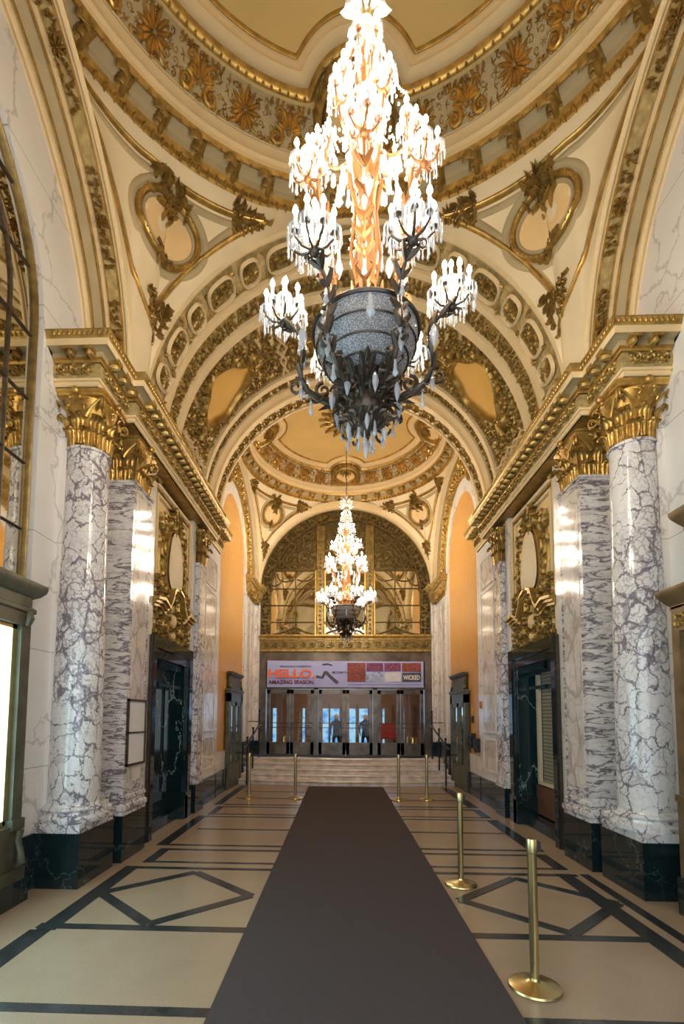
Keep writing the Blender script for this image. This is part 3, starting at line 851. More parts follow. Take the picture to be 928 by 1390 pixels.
for sx in (-1, 1):
    ti += 1
    e = struct('trim_%d' % ti, (sx*2.9, 7.8, 5.45))
    P = plan(sx)
    def sw(prof, nm, mt):
        b = MB(); b.sweep(prof, P); return obj(nm, b, mt, e, True, 30)
    sw(EPROF, 'architrave', 'cream'); fz = sw(FPROF, 'frieze', 'gold_ground'); sw(MPROF, 'bed_moulding', 'gold'); sw(SPROF, 'soffit', 'taupe')
    sw(KPROF, 'corona', 'cream'); sw(CPROF, 'crown_moulding', 'bronze_gold')
    b = MB(); b.box(sx*2.78, sx*3.36, 5.72, 9.85, 5.451, 5.49); obj('architrave_soffit', b, 'bronze_gold', e, False)
    b = MB(); b.box(sx*2.86, sx*3.36, 5.04, 10.64, 5.47, 5.94); obj('core', b, 'gold_ground', e, False)
    # frieze scrollwork
    g = MB(); 
    for (x, y0, y1) in ((2.82, 5.08, 5.70), (2.70, 5.76, 9.82), (2.82, 9.88, 10.62)):
        mpf = lambda s_, t_, h: (sx*(x-h), s_, t_)
        n = max(1, round((y1-y0)/.16))
        for i in range(n):
            scroll_unit(g, mpf, y0+(i+.5)*(y1-y0)/n, 5.617, (y1-y0)/n, .14, .03, 1 if i % 2 else -1)
    mpf = lambda s_, t_, h: (s_*1.0, 5.0-h, t_)
    n = 3
    for i in range(n): scroll_unit(g, lambda s_, t_, h: (sx*s_, 5.0-h, t_), 2.9+(i+.5)*.14, 5.617, .14, .14, .03, 1 if i % 2 else -1)
    obj('scroll_frieze', g, 'bronze_gold', e)
    g = MB()
    for (x, y0, y1) in ((2.655, 4.86, 5.6), (2.535, 5.6, 9.7), (2.655, 9.8, 10.8)):
        mpf = lambda s_, t_, h: (sx*(x-h), s_, t_)
        n = round((y1-y0)/.055)
        for i in range(n): leaf(g, mpf, y0+(i+.5)*(y1-y0)/n, 5.885, pi/2, .055, .018, .015, 0)
    for i in range(12): leaf(g, lambda s_, t_, h: (sx*s_, 4.835-h, t_), 2.66+i*.055, 5.885, pi/2, .055, .018, .015, 0)
    obj('leaf_moulding', g, 'gold', e)
    # modillions
    bm = MB(); bm.box(-.045, .055, -.042, .042, -.005, .035)
    bm.tube([(-.045, 0, -.005), (-.045, 0, .0)], .01, 6)
    mpb = lambda s_, t_, h: (t_, s_, -h)
    bm.tube([(-.035, -.04, .005), (-.035, .04, .005)], .022, 8); bm.tube([(.045, -.038, .012), (.045, .038, .012)], .015, 8)
    for k in range(5): leaf(bm, mpb, (k-2)*.018, -.05, pi/2+(k-2)*.15, .10, .012, .03, 0)
    bm.ridge(mpb, [(0, -.06), (0, 0), (0, .06)], .02, .04)
    m0 = None
    spots = []
    for (x, y0, y1) in ((2.735, 5.06, 5.72), (2.615, 5.80, 9.77), (2.735, 9.95, 10.62)):
        n = round((y1-y0)/.19)
        spots += [(x, y0+(i+.5)*(y1-y0)/n, 0) for i in range(n)]
    spots += [(2.92, 4.93, 1), (3.14, 4.93, 1)]
    for (x, y, k) in spots:
        if m0 is None: m0 = obj('modillion', bm, 'bronze_gold', e, local=False); o_ = m0
        else: o_ = copyo(m0, e)
        o_.location = (sx*x-e.location.x, y-e.location.y, 5.775-e.location.z)
        o_.rotation_euler = (0, 0, (pi if sx > 0 else 0) if not k else -pi/2); o_.scale = (1.05, 1.35, 1.5)

# ---------------------------------------------------------------- Corinthian capitals
def capital(mb, cx, cy, z0, z1, r0, half, square=False, hxy=None):
    H = z1-z0; za = z1-.10*H
    hx_, hy_ = hxy or (half, half)
    def pos(a, r, z):
        if not square: return (cx+r*cos(a), cy+r*sin(a), z)
        k = 1/max(abs(cos(a)), abs(sin(a))); k = min(k, 1.38)
        return (cx+r*k*cos(a)*hx_/half, cy+r*k*sin(a)*hy_/half, z)
    rb = lambda q: r0*(1.0+.10*q+.28*q**3)
    n = 32
    vs = [pos(2*pi*i/n, rb(j/8)*.97, z0+(za-z0)*j/8) for j in range(9) for i in range(n)]
    mb.add(vs, [(j*n+i, j*n+(i+1) % n, (j+1)*n+(i+1) % n, (j+1)*n+i) for j in range(8) for i in range(n)])
    def acan(a, zb, l, wd, curl):
        nl, nw = 16, 12; vs = []
        for j in range(nl+1):
            q = j/nl
            bend = max(0, (q-.60)/.40)
            z = zb+l*(q-.42*bend**2)
            out = .014+.02*q+curl*sin(bend*pi*.55)
            wq = wd*(.62+.45*sin(pi*min(1, q*1.1)))*(1-.8*max(0, q-.82)/.18)
            for i in range(nw+1):
                e = i/nw*2-1
                lob = 1+.20*abs(sin(q*pi*4.5))*abs(e)**2-.10*abs(e)
                rr = rb(min(1, (z-z0)/(za-z0)))+out+.012*cos(e*4*pi)*(.4+q)-.02*abs(e)+.006*cos(q*pi*9)*abs(e)
                vs.append(pos(a+e*wq*lob/r0*.5, rr, z-.012*abs(e)*sin(q*pi*9)))
        mb.add(vs, [(j*(nw+1)+i, j*(nw+1)+i+1, (j+1)*(nw+1)+i+1, (j+1)*(nw+1)+i) for j in range(nl) for i in range(nw)])
    for k in range(8): acan(2*pi*k/8+pi/8, z0, H*.42, r0*.66, .06)
    for k in range(8): acan(2*pi*k/8, z0+.02, H*.72, r0*.56, .085)
    for k in range(4):
        a = pi/4+k*pi/2
        for e in (-1, 1):
            pts = []
            for i in range(26):
                q = i/25
                if q < .45:
                    u = q/.45; aa = a-e*.45*(1-u); r = rb(.6)+.03+(half*1.22-rb(.6))*u**1.5; z = z0+H*(.50+.34*u**.8)
                    pts.append(pos(aa, r, z) if not square else (cx+(r*cos(aa))*hx_/half*1.12, cy+(r*sin(aa))*hy_/half*1.12, z))
                else:
                    u = (q-.45)/.55; th = u*2*pi*1.4; rr = .062*H/.6*(1-.75*u)
                    r = half*1.22+rr*sin(th); z = z0+H*.84-.062*H/.6+rr*cos(th)
                    kx = 1 if not square else 1.12
                    pts.append((cx+r*cos(a)*hx_/half*kx+e*.014*sin(a), cy+r*sin(a)*hy_/half*kx-e*.014*cos(a), z))
            mb.tube(pts, [.018-.008*i/25 for i in range(26)], 5)
        # small inner helices
        a2 = k*pi/2
        for e in (-1, 1):
            pts = [pos(a2+e*(.30-.12*q*cos(q*9)), rb(.9)+.03+.02*sin(q*9), z0+H*(.60+.22*q)) for q in [i/9 for i in range(10)]]
            mb.tube(pts, .010, 5)
            c_ = pos(a2+e*.16, rb(1)+.035, z0+H*.80); mb.ball(c_, .025, 6, 4)
        c_ = pos(a2, rb(1)+.03, z0+H*.93)
        mb.ball(c_, .045, 8, 5)
    return za
def abacus(mb, cx, cy, z0, z1, half, hxy=None):
    hx_, hy_ = hxy or (half, half)
    pts = []
    for k in range(4):
        a = pi/4+k*pi/2
        for i in range(8):
            q = i/8; r = half*1.40*(1-.26*sin(pi*q)); aa = a+q*pi/2
            rr = r/ max(.001, 1)
            pts.append((rr*cos(aa)*hx_/half, rr*sin(aa)*hy_/half))
    n = len(pts); vs = []
    for (sc, z) in ((.95, z0), (.95, z0+(z1-z0)*.4), (1.02, z0+(z1-z0)*.6), (1.02, z1)):
        vs += [(cx+x*sc, cy+y*sc, z) for x, y in pts]
    fs = [(j*n+i, j*n+(i+1) % n, (j+1)*n+(i+1) % n, (j+1)*n+i) for j in range(3) for i in range(n)]
    fs += [tuple(range(n-1, -1, -1)), tuple(3*n+i for i in range(n))]
    mb.add(vs, fs)

# ---------------------------------------------------------------- columns & pilasters
def attic(r, z0, z1):
    H = z1-z0
    return [(r*1.27, z0), (r*1.30, z0+H*.12), (r*1.30, z0+H*.28), (r*1.20, z0+H*.38), (r*1.14, z0+H*.42), (r*1.12, z0+H*.56), (r*1.16, z0+H*.60),
            (r*1.19, z0+H*.70), (r*1.15, z0+H*.82), (r*1.06, z0+H*.86), (r*1.03, z0+H*.93), (r, z1)]
for sx, side in ((-1, 'left'), (1, 'right')):
    lab = 'round veined white marble column with gilt Corinthian capital, on the %s' % side
    t = thing('marble_column', lab, 'column', (sx*3.12, 5.37, 0), 'engaged round columns')
    cx, cy = sx*3.12, 5.38
    b = MB(); b.box(sx*2.85, sx*3.36, 5.03, 5.80, 0, .54); b.box(sx*2.843, sx*3.36, 5.02, 5.81, .54, .56)
    obj('pedestal', b, 'marble_dark', t, False)
    b = MB(); b.box(sx*2.86, sx*3.36, 5.04, 5.79, .56, .645); b.lathe(attic(.27, .645, .84), cx, cy, 40)
    b.sweep([(0, .645), (.0, .66), (.02, .68), (.02, .72), (-.02, .76), (-.02, .80)], [(sx*2.90, 5.62), (sx*2.90, 5.80)] if sx < 0 else [(sx*2.90, 5.80), (sx*2.90, 5.62)])
    obj('column_base', b, 'breccia', t)
    b = MB(); prof = [(.27-.045*(q**1.6), .84+(4.80-.84)*q) for q in [i/14 for i in range(15)]]
    prof += [(.245, 4.80), (.25, 4.815), (.245, 4.83), (.22, 4.835)]
    b.lathe(prof, cx, cy, 48); obj('shaft', b, 'breccia', t)
    b = MB(); capital(b, cx, cy, 4.835, 5.45, .225, .31); obj('capital', b, 'gold', t, True, 60)
    b = MB(); abacus(b, cx, cy, 5.38, 5.45, .30); obj('abacus', b, 'gold_bright', t)
    # wall block behind column (part of the wall)
for sx, side in ((-1, 'left'), (1, 'right')):
    t = thing('square_pilaster', 'square banded marble pilaster with gilt capital behind the %s round column' % side, 'pilaster', (sx*3.0, 6.27, 0), 'square pilasters')
    X0 = 2.83
    b = MB(); b.box(sx*2.80, sx*3.36, 5.92, 6.62, 0, .54); b.box(sx*2.794, sx*3.36, 5.91, 6.63, .54, .56); obj('pedestal', b, 'marble_dark', t, False)
    b = MB(); b.sweep([(.03, .56), (.03, .60), (.045, .62), (.045, .67), (.02, .69), (.01, .73), (.03, .75), (.025, .79), (0, .80), (0, .84)],
            [(sx*3.36, 5.97), (sx*X0, 5.97), (sx*X0, 6.58), (sx*3.36, 6.58)] if sx < 0 else [(sx*3.36, 6.58), (sx*X0, 6.58), (sx*X0, 5.97), (sx*3.36, 5.97)])
    obj('pilaster_base', b, 'breccia', t, True, 30)
    b = MB(); b.box(sx*X0, sx*3.36, 5.98, 6.57, .84, 4.80); b.box(sx*(X0-.02), sx*3.36, 5.96, 6.59, 4.80, 4.83)
    o = obj('shaft', b, 'breccia_banded', t, False)
    b = MB(); b.box(sx*(X0-.004), sx*X0, 6.06, 6.50, .95, 4.7); obj('shaft_panel', b, 'breccia_soft', o, False)
    b = MB(); capital(b, sx*(X0+.26), 6.27, 4.83, 5.45, .25, .30, True, (.28, .28)); obj('capital', b, 'gold', t, True, 60)
    b = MB(); abacus(b, sx*(X0+.25), 6.27, 5.38, 5.45, .27); obj('abacus', b, 'gold_bright', t)
for sx, side in ((-1, 'left'), (1, 'right')):
    t = thing('slim_pilaster', 'slim veined marble pilaster with small dark gilt capital beyond the %s dark doorway' % side, 'pilaster', (sx*2.9, 9.2, 0), 'slim pilasters')
    b = MB(); b.box(sx*2.80, sx*2.95, 8.92, 9.45, 0, .52); obj('pedestal', b, 'marble_dark', t, False)
    b = MB(); b.box(sx*2.80, sx*2.95, 8.95, 9.42, .52, .60); b.box(sx*2.815, sx*2.95, 8.97, 9.40, .60, .70); obj('pilaster_base', b, 'breccia', t, False)
    b = MB(); b.box(sx*2.83, sx*2.95, 9.0, 9.37, .70, 4.72); obj('shaft', b, 'breccia', t, False)
    b = MB(); capital(b, sx*2.93, 9.185, 4.72, 5.45, .14, .19, True, (.14, .19)); obj('capital', b, 'bronze_gold', t, True, 60)

# ---------------------------------------------------------------- walls
def arch_pts(cy, a, b, zc, n=40): return [(cy-a*cos(pi*i/n), zc+b*sin(pi*i/n)) for i in range(n+1)]
for sx, side in ((-1, 'left'), (1, 'right')):
    wl = struct('wall_'+side, (sx*3.3, 7, 0))
    # bay 1: white marble wall with an arched mirror opening
    b = MB(); A = arch_pts(2.95, 1.86, 1.95, ZC)
    X = sx*3.36
    outer = [(-1.0, 9.3)]+[(y, 9.3) for y, z in A[1:-1]]+[(5.9, 9.3)]
    for i in range(len(A)-1):
        y0, z0 = A[i]; y1, z1 = A[i+1]
        b.add([(X, y0, z0), (X, y1, z1), (X, y1, 9.3), (X, y0, 9.3)], [(0, 1, 2, 3)])
        b.add([(X, y0, z0), (X, y1, z1), (X+sx*.14, y1, z1), (X+sx*.14, y0, z0)], [(0, 1, 2, 3)])
    b.box(X, X+sx*.2, -1.0, 1.09, 0, 9.3); b.box(X, X+sx*.2, 4.81, 6.9, 0, 9.3); b.box(X, X+sx*.2, 1.09, 4.81, 0, 2.9)
    obj('marble_wall', b, 'marble_white', wl, False)
    b = MB(); b.box(sx*3.33, sx*3.36, -1.0, 5.03, 0, .56); obj('black_base', b, 'marble_dark', wl, False)
    # middle section
    b = MB(); b.box(sx*2.92, sx*3.5, 6.62, 6.93, .0, 5.46); b.box(sx*2.92, sx*3.5, 8.78, 8.97, .0, 5.46)
    b.box(sx*2.90, sx*3.1, 9.40, 10.62, .0, 5.46); b.box(sx*3.28, sx*3.5, 5.2, 6.0, .56, 5.46)
    obj('marble_piers', b, 'marble_white', wl, False)
    b = MB(); b.box(sx*2.90, sx*2.93, 9.46, 9.50, .7, 5.4)
    for (y0, y1, z0, z1) in ((9.62, 10.40, 1.5, 4.4), (9.62, 10.40, .72, 1.32), (9.62, 10.40, 4.55, 5.1)):
        b.box(sx*2.885, sx*2.90, y0, y1, z0, z1)
    obj('inset_panels', b, 'breccia_soft', wl, False)
    b = MB()
    for (y0, y1, z0, z1) in ((9.62, 10.40, 1.5, 4.4), (9.62, 10.40, .72, 1.32), (9.62, 10.40, 4.55, 5.1)):
        for (a0, a1, c0, c1) in ((y0-.03, y0, z0-.03, z1+.03), (y1, y1+.03, z0-.03, z1+.03), (y0, y1, z0-.03, z0), (y0, y1, z1, z1+.03)):
            b.box(sx*2.873, sx*2.90, a0, a1, c0, c1)
    obj('panel_mouldings', b, 'marble_white', wl, False)
    b = MB(); b.box(sx*2.87, sx*2.91, 9.40, 10.66, 0, .52); b.box(sx*2.86, sx*2.92, 10.64, 10.70, 0, .50)
    b.box(sx*2.9, sx*2.93, 6.60, 6.80, 0, .55)
    obj('black_base', b, 'marble_dark', wl, False)
    # bay 2: orange scagliola arch in white marble
    yc, a1, b1, a2, b2, zc = 12.35, 1.42, 1.45, 1.72, 1.78, 6.08
    X2 = 2.94
    b = MB(); b.box(sx*2.97, sx*3.3, 10.5, 14.4, .95, 7.8); obj('scagliola_panel', b, 'orange_scagliola', wl, False)
    b = MB(); A = arch_pts(yc, a1, b1, zc); Bq = arch_pts(yc, a2, b2, zc)
    for i in range(len(A)-1):
        p = [(sx*X2, *A[i]), (sx*X2, *A[i+1]), (sx*X2, *Bq[i+1]), (sx*X2, *Bq[i])]; b.add(p, [(0, 1, 2, 3)])
        b.add([(sx*X2, *A[i]), (sx*X2, *A[i+1]), (sx*(X2+.04), *A[i+1]), (sx*(X2+.04), *A[i])], [(0, 1, 2, 3)])
    b.box(sx*X2, sx*3.2, yc-a2, yc-a1, .5, zc); b.box(sx*X2, sx*3.2, yc+a1, yc+a2, .5, zc); b.box(sx*X2, sx*3.2, yc-a1, yc+a1, 0, .95)
    b.box(sx*(X2-.01), sx*3.2, yc+a2, 15.5, 0, 6.0); b.box(sx*(X2), sx*3.2, 10.5, yc-a2, 0, 6.0)
    obj('marble_arch_surround', b, 'marble_white', wl, False)
    b = MB()
    for (y0, y1) in ((14.2, 14.55), (14.75, 15.2)): b.box(sx*(X2-.025), sx*X2, y0, y1, 1.3, 5.2)
    obj('marble_panels', b, 'breccia_soft', wl, False)
    b = MB(); b.box(sx*(X2-.05), sx*X2, 10.62, 13.0, 0, .52); b.box(sx*(X2-.05), sx*X2, 13.7, 15.5, .0, 1.05); obj('black_base', b, 'marble_dark', wl, False)
    # gilded spandrel between white arch and the ceiling soffit
    b = MB(); C1 = arch_pts(yc, a2, b2, zc); C2 = arch_pts(12.77, 2.62, 2.70, ZC)
    for i in range(len(C1)-1): b.add([(sx*X2, *C1[i]), (sx*X2, *C1[i+1]), (sx*X2, *C2[i+1]), (sx*X2, *C2[i])], [(0, 1, 2, 3)])
    sp = obj('gilded_spandrel', b, 'gold_ground', wl, False)
    g = MB(); mps = lambda s_, t_, h: (sx*(X2-h), yc-(a2+t_)*cos(s_/(a2)), zc+(b2+t_)*sin(s_/a2))
    foliage(g, mps, 0, pi*a2, .10, .62, .13, .05)
    g.ridge(mps, [(pi*a2*i/50, .04) for i in range(51)], .035, .05); g.ridge(mps, [(pi*a2*i/50, .68) for i in range(51)], .03, .05)
    obj('spandrel_foliage', g, 'gold', sp)
    # impost capital in the far corner
    b = MB(); pr_ = [(0, 5.38), (.02, 5.40), (.02, 5.46), (.05, 5.50), (.09, 5.58), (.11, 5.68), (.13, 5.74), (.17, 5.76), (.18, 5.82), (.21, 5.84), (.22, 5.90), (.23, 5.93), (-.1, 5.95)]
    path = [(sx*3.0, 14.1), (sx*2.92, 14.1), (sx*2.92, 15.15), (sx*2.80, 15.15), (sx*2.80, 15.55)]
    b.sweep(pr_, path if sx < 0 else list(reversed(path))); ic = obj('impost_cornice', b, 'bronze_gold', wl, True, 30)
    g = MB(); foliage(g, lambda s_, t_, h: (sx*(2.85-h), s_, t_), 14.15, 15.1, 5.42, 5.72, .10, .05); obj('impost_foliage', g, 'gold', ic)

# ---------------------------------------------------------------- carved over-door panels
for sx, side in ((-1, 'left'), (1, 'right')):
    t = thing('carved_overdoor_panel', 'tall gilt carved panel with cream cartouche above the %s dark marble doorway' % side, 'carved panel', (sx*2.95, 7.85, 2.97), 'carved gilt panels above the doorways')
    Y0, Y1, Z0, Z1 = 6.93, 8.78, 2.97, 5.40
    ym = (Y0+Y1)/2; XF = 2.99
    mpw = lambda s_, t_, h: (sx*(XF-h), s_, t_)
    b = MB(); b.box(sx*XF, sx*3.3, Y0, Y1, Z0, Z1); obj('backing', b, 'gold_ground', t, False)
    b = MB()
    for k, (in_, wd, h, mt) in enumerate(((.06, .055, .06, 0), (.20, .04, .045, 0))):
        b.ridge(mpw, [(Y0+in_, Z0+.1), (Y0+in_, Z1-in_), (Y0+in_+.001, Z1-in_+.0005), (Y1-in_, Z1-in_), (Y1-in_, Z0+.1)], wd, h)
    obj('frame', b, 'cream', t)
    g = MB()
    for y in (Y0+.13, Y1-.13):
        for i in range(42):
            z = Z0+.15+i*.054; leaf(g, mpw, y-.02, z, pi/2-.4, .06, .018, .03, .3); leaf(g, mpw, y+.02, z, pi/2+.4, .06, .018, .03, -.3)
    for i in range(30): leaf(g, mpw, Y0+.12+i*.055, Z1-.13, .3, .06, .018, .03, .3)
    obj('frame_foliage', g, 'gold', t)
    b = MB(); b.box(sx*(XF-.012), sx*XF, Y0+.28, Y1-.28, Z0+.9, Z1-.26); obj('field', b, 'cream_panel', t, False)
    g = MB(); g.ridge(mpw, [(Y0+.36, Z0+1.0), (Y0+.36, Z1-.55), (Y0+.50, Z1-.36), (Y1-.50, Z1-.36), (Y1-.36, Z1-.55), (Y1-.36, Z0+1.0)], .018, .035); obj('inner_fillet', g, 'gold_bright', t)
    # cartouche shield
    g = MB(); cz = 4.32
    sh = []
    for k in range(41):
        a = 2*pi*k/40; rx = .36*(1-.22*sin(a)-.10*cos(2*a)); sh.append((ym+rx*cos(a), cz+.52*sin(a)))
    vs = [mpw(ym, cz, .13)]+[mpw(ym+(a-ym)*q, cz+(b_-cz)*q, .13-.04*q**3) for q in (.4, .75, 1) for a, b_ in sh[:-1]]; n = 40
    g.add(vs, [(0, 1+k, 1+(k+1) % n) for k in range(n)]+[(1+j*n+k, 1+(j+1)*n+k, 1+(j+1)*n+(k+1) % n, 1+j*n+(k+1) % n) for j in range(2) for k in range(n)])
    obj('cartouche', g, 'cream_pale', t)
    g = MB(); g.ridge(mpw, [(ym+(a-ym)*1.12, cz+(b_-cz)*1.07) for a, b_ in sh], .045, .075)
    rr = random.Random(11)
    for e in (-1, 1):
        g.ridge(mpw, bez((ym+e*.28, cz-.5), (ym+e*.62, cz+.05), (ym+e*.42, cz+.45), 10), .04, .06)
        g.ridge(mpw, spiral(ym+e*.46, cz+.52, .12, 1.4, -pi/2, e, 12), .028, .08)
        g.ridge(mpw, spiral(ym+e*.46, cz-.50, .14, 1.4, pi/2, -e, 12), .032, .09)
        g.ridge(mpw, bez((ym+e*.56, cz-.45), (ym+e*.72, cz-.1), (ym+e*.58, cz+.25), 8), .025, .06)
        for k in range(34): leaf(g, mpw, ym+e*rr.uniform(.42, .62), cz+rr.uniform(-.6, .6), rr.uniform(0, 6.3), .12, .024, .07, rr.uniform(-.7, .7))
    for k in range(60): leaf(g, mpw, ym+rr.gauss(0, .13), cz+.62+rr.uniform(-.10, .25), rr.uniform(0, 6.3), .11, .024, .11, rr.uniform(-.7, .7))
    for k in range(44): leaf(g, mpw, ym+rr.uniform(-.4, .4), cz-.66+rr.uniform(-.12, .1), rr.uniform(0, 6.3), .11, .024, .09, rr.uniform(-.7, .7))
    g.ridge(mpw, spiral(ym, cz-.60, .11, 1.4, 0, 1, 12), .03, .12)
    obj('cartouche_carving', g, 'bronze_gold', t)
    # broken pediment
    b = MB()
    for e in (-1, 1):
        P_ = [(ym+e*.92, 3.46), (ym+e*.62, 3.50), (ym+e*.42, 3.42), (ym+e*.30, 3.56), (ym+e*.22, 3.74), (ym+e*.05, 3.80)]
        for (dz, pj, hh) in ((0, .13, .05), (.05, .17, .045), (-.05, .09, .05)):
            vs = []
            for (y, z) in P_: vs += [(sx*XF, y, z+dz), (sx*(XF-pj), y, z+dz), (sx*(XF-pj), y, z+dz+hh), (sx*XF, y, z+dz+hh)]
            b.add(vs, [(i*4+j, (i+1)*4+j, (i+1)*4+(j+1) % 4, i*4+(j+1) % 4) for i in range(5) for j in range(4)]+[(0, 1, 2, 3), (23, 22, 21, 20)])
    obj('broken_pediment', b, 'bronze_gold', t, False)
    b = MB()
    g = MB(); foliage(g, mpw, Y0+.05, Y1-.05, Z0+.03, 3.42, .095, .08, None, rr)
    for e in (-1, 1):
        g.ridge(mpw, spiral(ym+e*.40, 3.22, .14, 1.5, 0, e, 14), .03, .10)
        foliage(g, mpw, *sorted((ym+e*.45, ym+e*.85)), 3.62, 3.95, .09, .08, None, rr)
    obj('overdoor_carving', g, 'bronze_gold', t)
    g = MB(); g.dome(mpw, ym, 3.34, .12, .12, 20, .16); g.dome(mpw, ym, 3.10, .08, .11, 16, .09); obj('small_cartouche', g, 'cream_panel', t)

# ---------------------------------------------------------------- dark marble doorways
for sx, side in ((-1, 'left'), (1, 'right')):
    k = {-1: 'with a paper notice on its dark glass', 1: 'with a blinded window inside'}[sx]
    t = thing('doorway', 'black green marble doorway %s, under the %s carved panel' % (k, side), 'doorway', (sx*2.95, 7.85, 0))
    b = MB()
    for (y0, y1) in ((6.93, 7.08), (8.60, 8.76)): b.box(sx*2.90, sx*3.32, y0, y1, 0, 2.97)
    b.box(sx*2.90, sx*3.32, 7.08, 8.60, 2.66, 2.97)
    for (y0, y1) in ((6.90, 7.03), (8.62, 8.78)): b.box(sx*2.86, sx*2.92, y0, y1, 0, 2.97)
    b.box(sx*2.86, sx*2.92, 7.03, 8.62, 2.80, 2.97)
    b.box(sx*2.84, sx*3.36, 8.46, 8.78, 0, .46); b.box(sx*2.84, sx*3.0, 8.44, 8.60, .0, .40)
    b.box(sx*2.99, sx*3.36, 7.08, 8.5, .0, .16)
    obj('marble_surround', b, 'marble_dark', t, False)
    b = MB(); b.box(sx*2.93, sx*3.36, 8.585, 8.602, .46, 2.66); b.box(sx*2.93, sx*2.955, 8.52, 8.60, .46, 2.66); obj('veined_reveal', b, 'marble_teal', t, False)
    b = MB(); b.box(sx*3.34, sx*3.42, 7.05, 8.62, .16, 2.7)
    obj('inner_panel', b, 'bronze_door', t, False)
    b = MB(); b.box(sx*3.2, sx*3.34, 7.08, 8.6, 2.28, 2.34); b.box(sx*3.2, sx*3.34, 7.08, 8.60, 2.60, 2.66); obj('transom_bar', b, 'marble_dark', t, False)
    b = MB(); b.box(sx*2.875, sx*2.915, 6.86, 6.90, .0, 2.97); obj('edge_post', b, 'bronze_dark', t, False)
    if sx < 0:
        b = MB(); b.box(sx*3.325, sx*3.34, 7.15, 8.5, .3, 2.25); obj('dark_glass', b, 'mirror', t, False)
        b = MB(); b.box(sx*3.30, sx*3.325, 7.52, 7.90, 2.0, 2.34)
        p = tag(obj('notice_sheet', b, 'white_paper', None, False), 'small white paper notice taped inside the left dark doorway', 'notice')
        b = MB()
        for i in range(3): b.box(sx*3.295, sx*3.30, 7.6+i*.1, 7.65+i*.1, 2.08, 2.26)
        obj('printed_lines', b, 'ink', p, False)
    else:
        b = MB(); b.box(sx*3.20, sx*3.26, 7.12, 7.19, .72, 2.52); b.box(sx*3.20, sx*3.26, 8.36, 8.43, .72, 2.52); b.box(sx*3.20, sx*3.26, 7.12, 8.43, .68, .73)
        wf = obj('window_frame', b, 'cream_paint', t, False)
        b = MB(); b.box(sx*3.27, sx*3.30, 7.19, 8.36, .73, 2.55); obj('window_blind', b, 'blinds', t, False)
        b = MB(); b.box(sx*3.20, sx*3.30, 7.1, 8.5, .18, .66); obj('wood_panel', b, 'brown_wood', t, False)

# ---------------------------------------------------------------- framed notice on left pilaster
t = thing('notice_board', 'thin dark framed notice board with two white sheets on the left square pilaster', 'notice board', (-2.81, 6.27, 1.15))
b = MB()
for (y0, y1, z0, z1) in ((5.99, 6.02, 1.15, 2.0), (6.52, 6.55, 1.15, 2.0), (5.99, 6.55, 1.15, 1.18), (5.99, 6.55, 1.97, 2.0), (5.99, 6.55, 1.56, 1.58)): b.box(-2.80, -2.826, y0, y1, z0, z1)
obj('frame', b, 'bronze_dark', t, False)
for z0, z1 in ((1.18, 1.56), (1.58, 1.97)):
    b = MB(); b.box(-2.812, -2.826, 6.02, 6.52, z0, z1); obj('sheet', b, 'white_paper', t, False)

# ---------------------------------------------------------------- arched mirrors of bay 1 (left and right)
for sx, side in ((-1, 'left'), (1, 'right')):
    t = struct('window_%d' % (1 if sx < 0 else 2), (sx*3.45, 2.95, 2.9))
    X = 3.45
    b = MB(); A = arch_pts(2.95, 1.86, 1.95, ZC)
    for i in range(len(A)-1): b.add([(sx*X, *A[i]), (sx*X, *A[i+1]), (sx*X, A[i+1][0], 2.9), (sx*X, A[i][0], 2.9)], [(0, 1, 2, 3)])
    obj('mirror_pane', b, 'mirror', t, False)
    g = MB(); mpm_ = lambda s_, t_, h: (sx*(X-h), s_, t_)
    g.ridge(mpm_, [(2.95-1.83, 2.9)]+arch_pts(2.95, 1.83, 1.92, ZC)+[(2.95+1.83, 2.9)], .028, .05)
    obj('gilt_frame', g, 'bronze_olive', t)
    g = MB()
    g.ridge(mpm_, [(2.95-1.45, 2.9)]+arch_pts(2.95, 1.45, 1.52, ZC)+[(2.95+1.45, 2.9)], .015, .03)
    for z in (3.7, 4.4, 5.1, 5.8, 6.5, 7.1):
        wv = 1.78 if z < ZC else 1.78*sqrt(max(0, 1-((z-ZC)/1.87)**2))
        g.ridge(mpm_, [(2.95-wv, z), (2.95, z), (2.95+wv, z)], .013, .025)
    for dy in (-.95, -.4, .4, .95):
        top_ = ZC+1.87*sqrt(1-(dy/1.78)**2)
        g.ridge(mpm_, [(2.95+dy, 2.9), (2.95+dy, 5), (2.95+dy, top_)], .013, .025)
    obj('muntins', g, 'bronze_dark', t)

# ---------------------------------------------------------------- display cases
t = thing('display_case', 'bronze poster display case with glowing pale panel, against the left marble wall', 'display case', (-3.25, 2.95, 0))
Yn, Yf = 1.15, 4.70
b = MB(); b.box(-3.19, -3.35, Yn, Yf+.05, 0, .22); obj('plinth', b, 'marble_dark', t, False)
b = MB(); b.box(-3.20, -3.36, Yn, Yf, .22, .34); b.box(-3.23, -3.36, Yn+.06, Yf-.06, .34, .74); b.box(-3.24, -3.36, Yf-.17, Yf-.03, .74, 2.72); b.box(-3.24, -3.36, Yn+.03, Yn+.17, .74, 2.72)
b.box(-3.232, -3.36, Yn+.01, Yf-.045, 2.66, 2.86)
b.box(-3.21, -3.36, Yf-.20, Yf-.02, .70, .80)
obj('case_frame', b, 'bronze_green', t, False)
b = MB(); b.sweep([(0, 2.78), (.03, 2.80), (.03, 2.84), (.0, 2.86), (.0, 2.94), (.05, 2.97), (.09, 3.02), (.10, 3.06), (.10, 3.09), (-.1, 3.10)], [(-3.36, Yn), (-3.24, Yn), (-3.24, Yf-.03), (-3.36, Yf-.03)])
b.box(-3.225, -3.36, Yn+.02, Yf-.06, 2.8, 3.07)
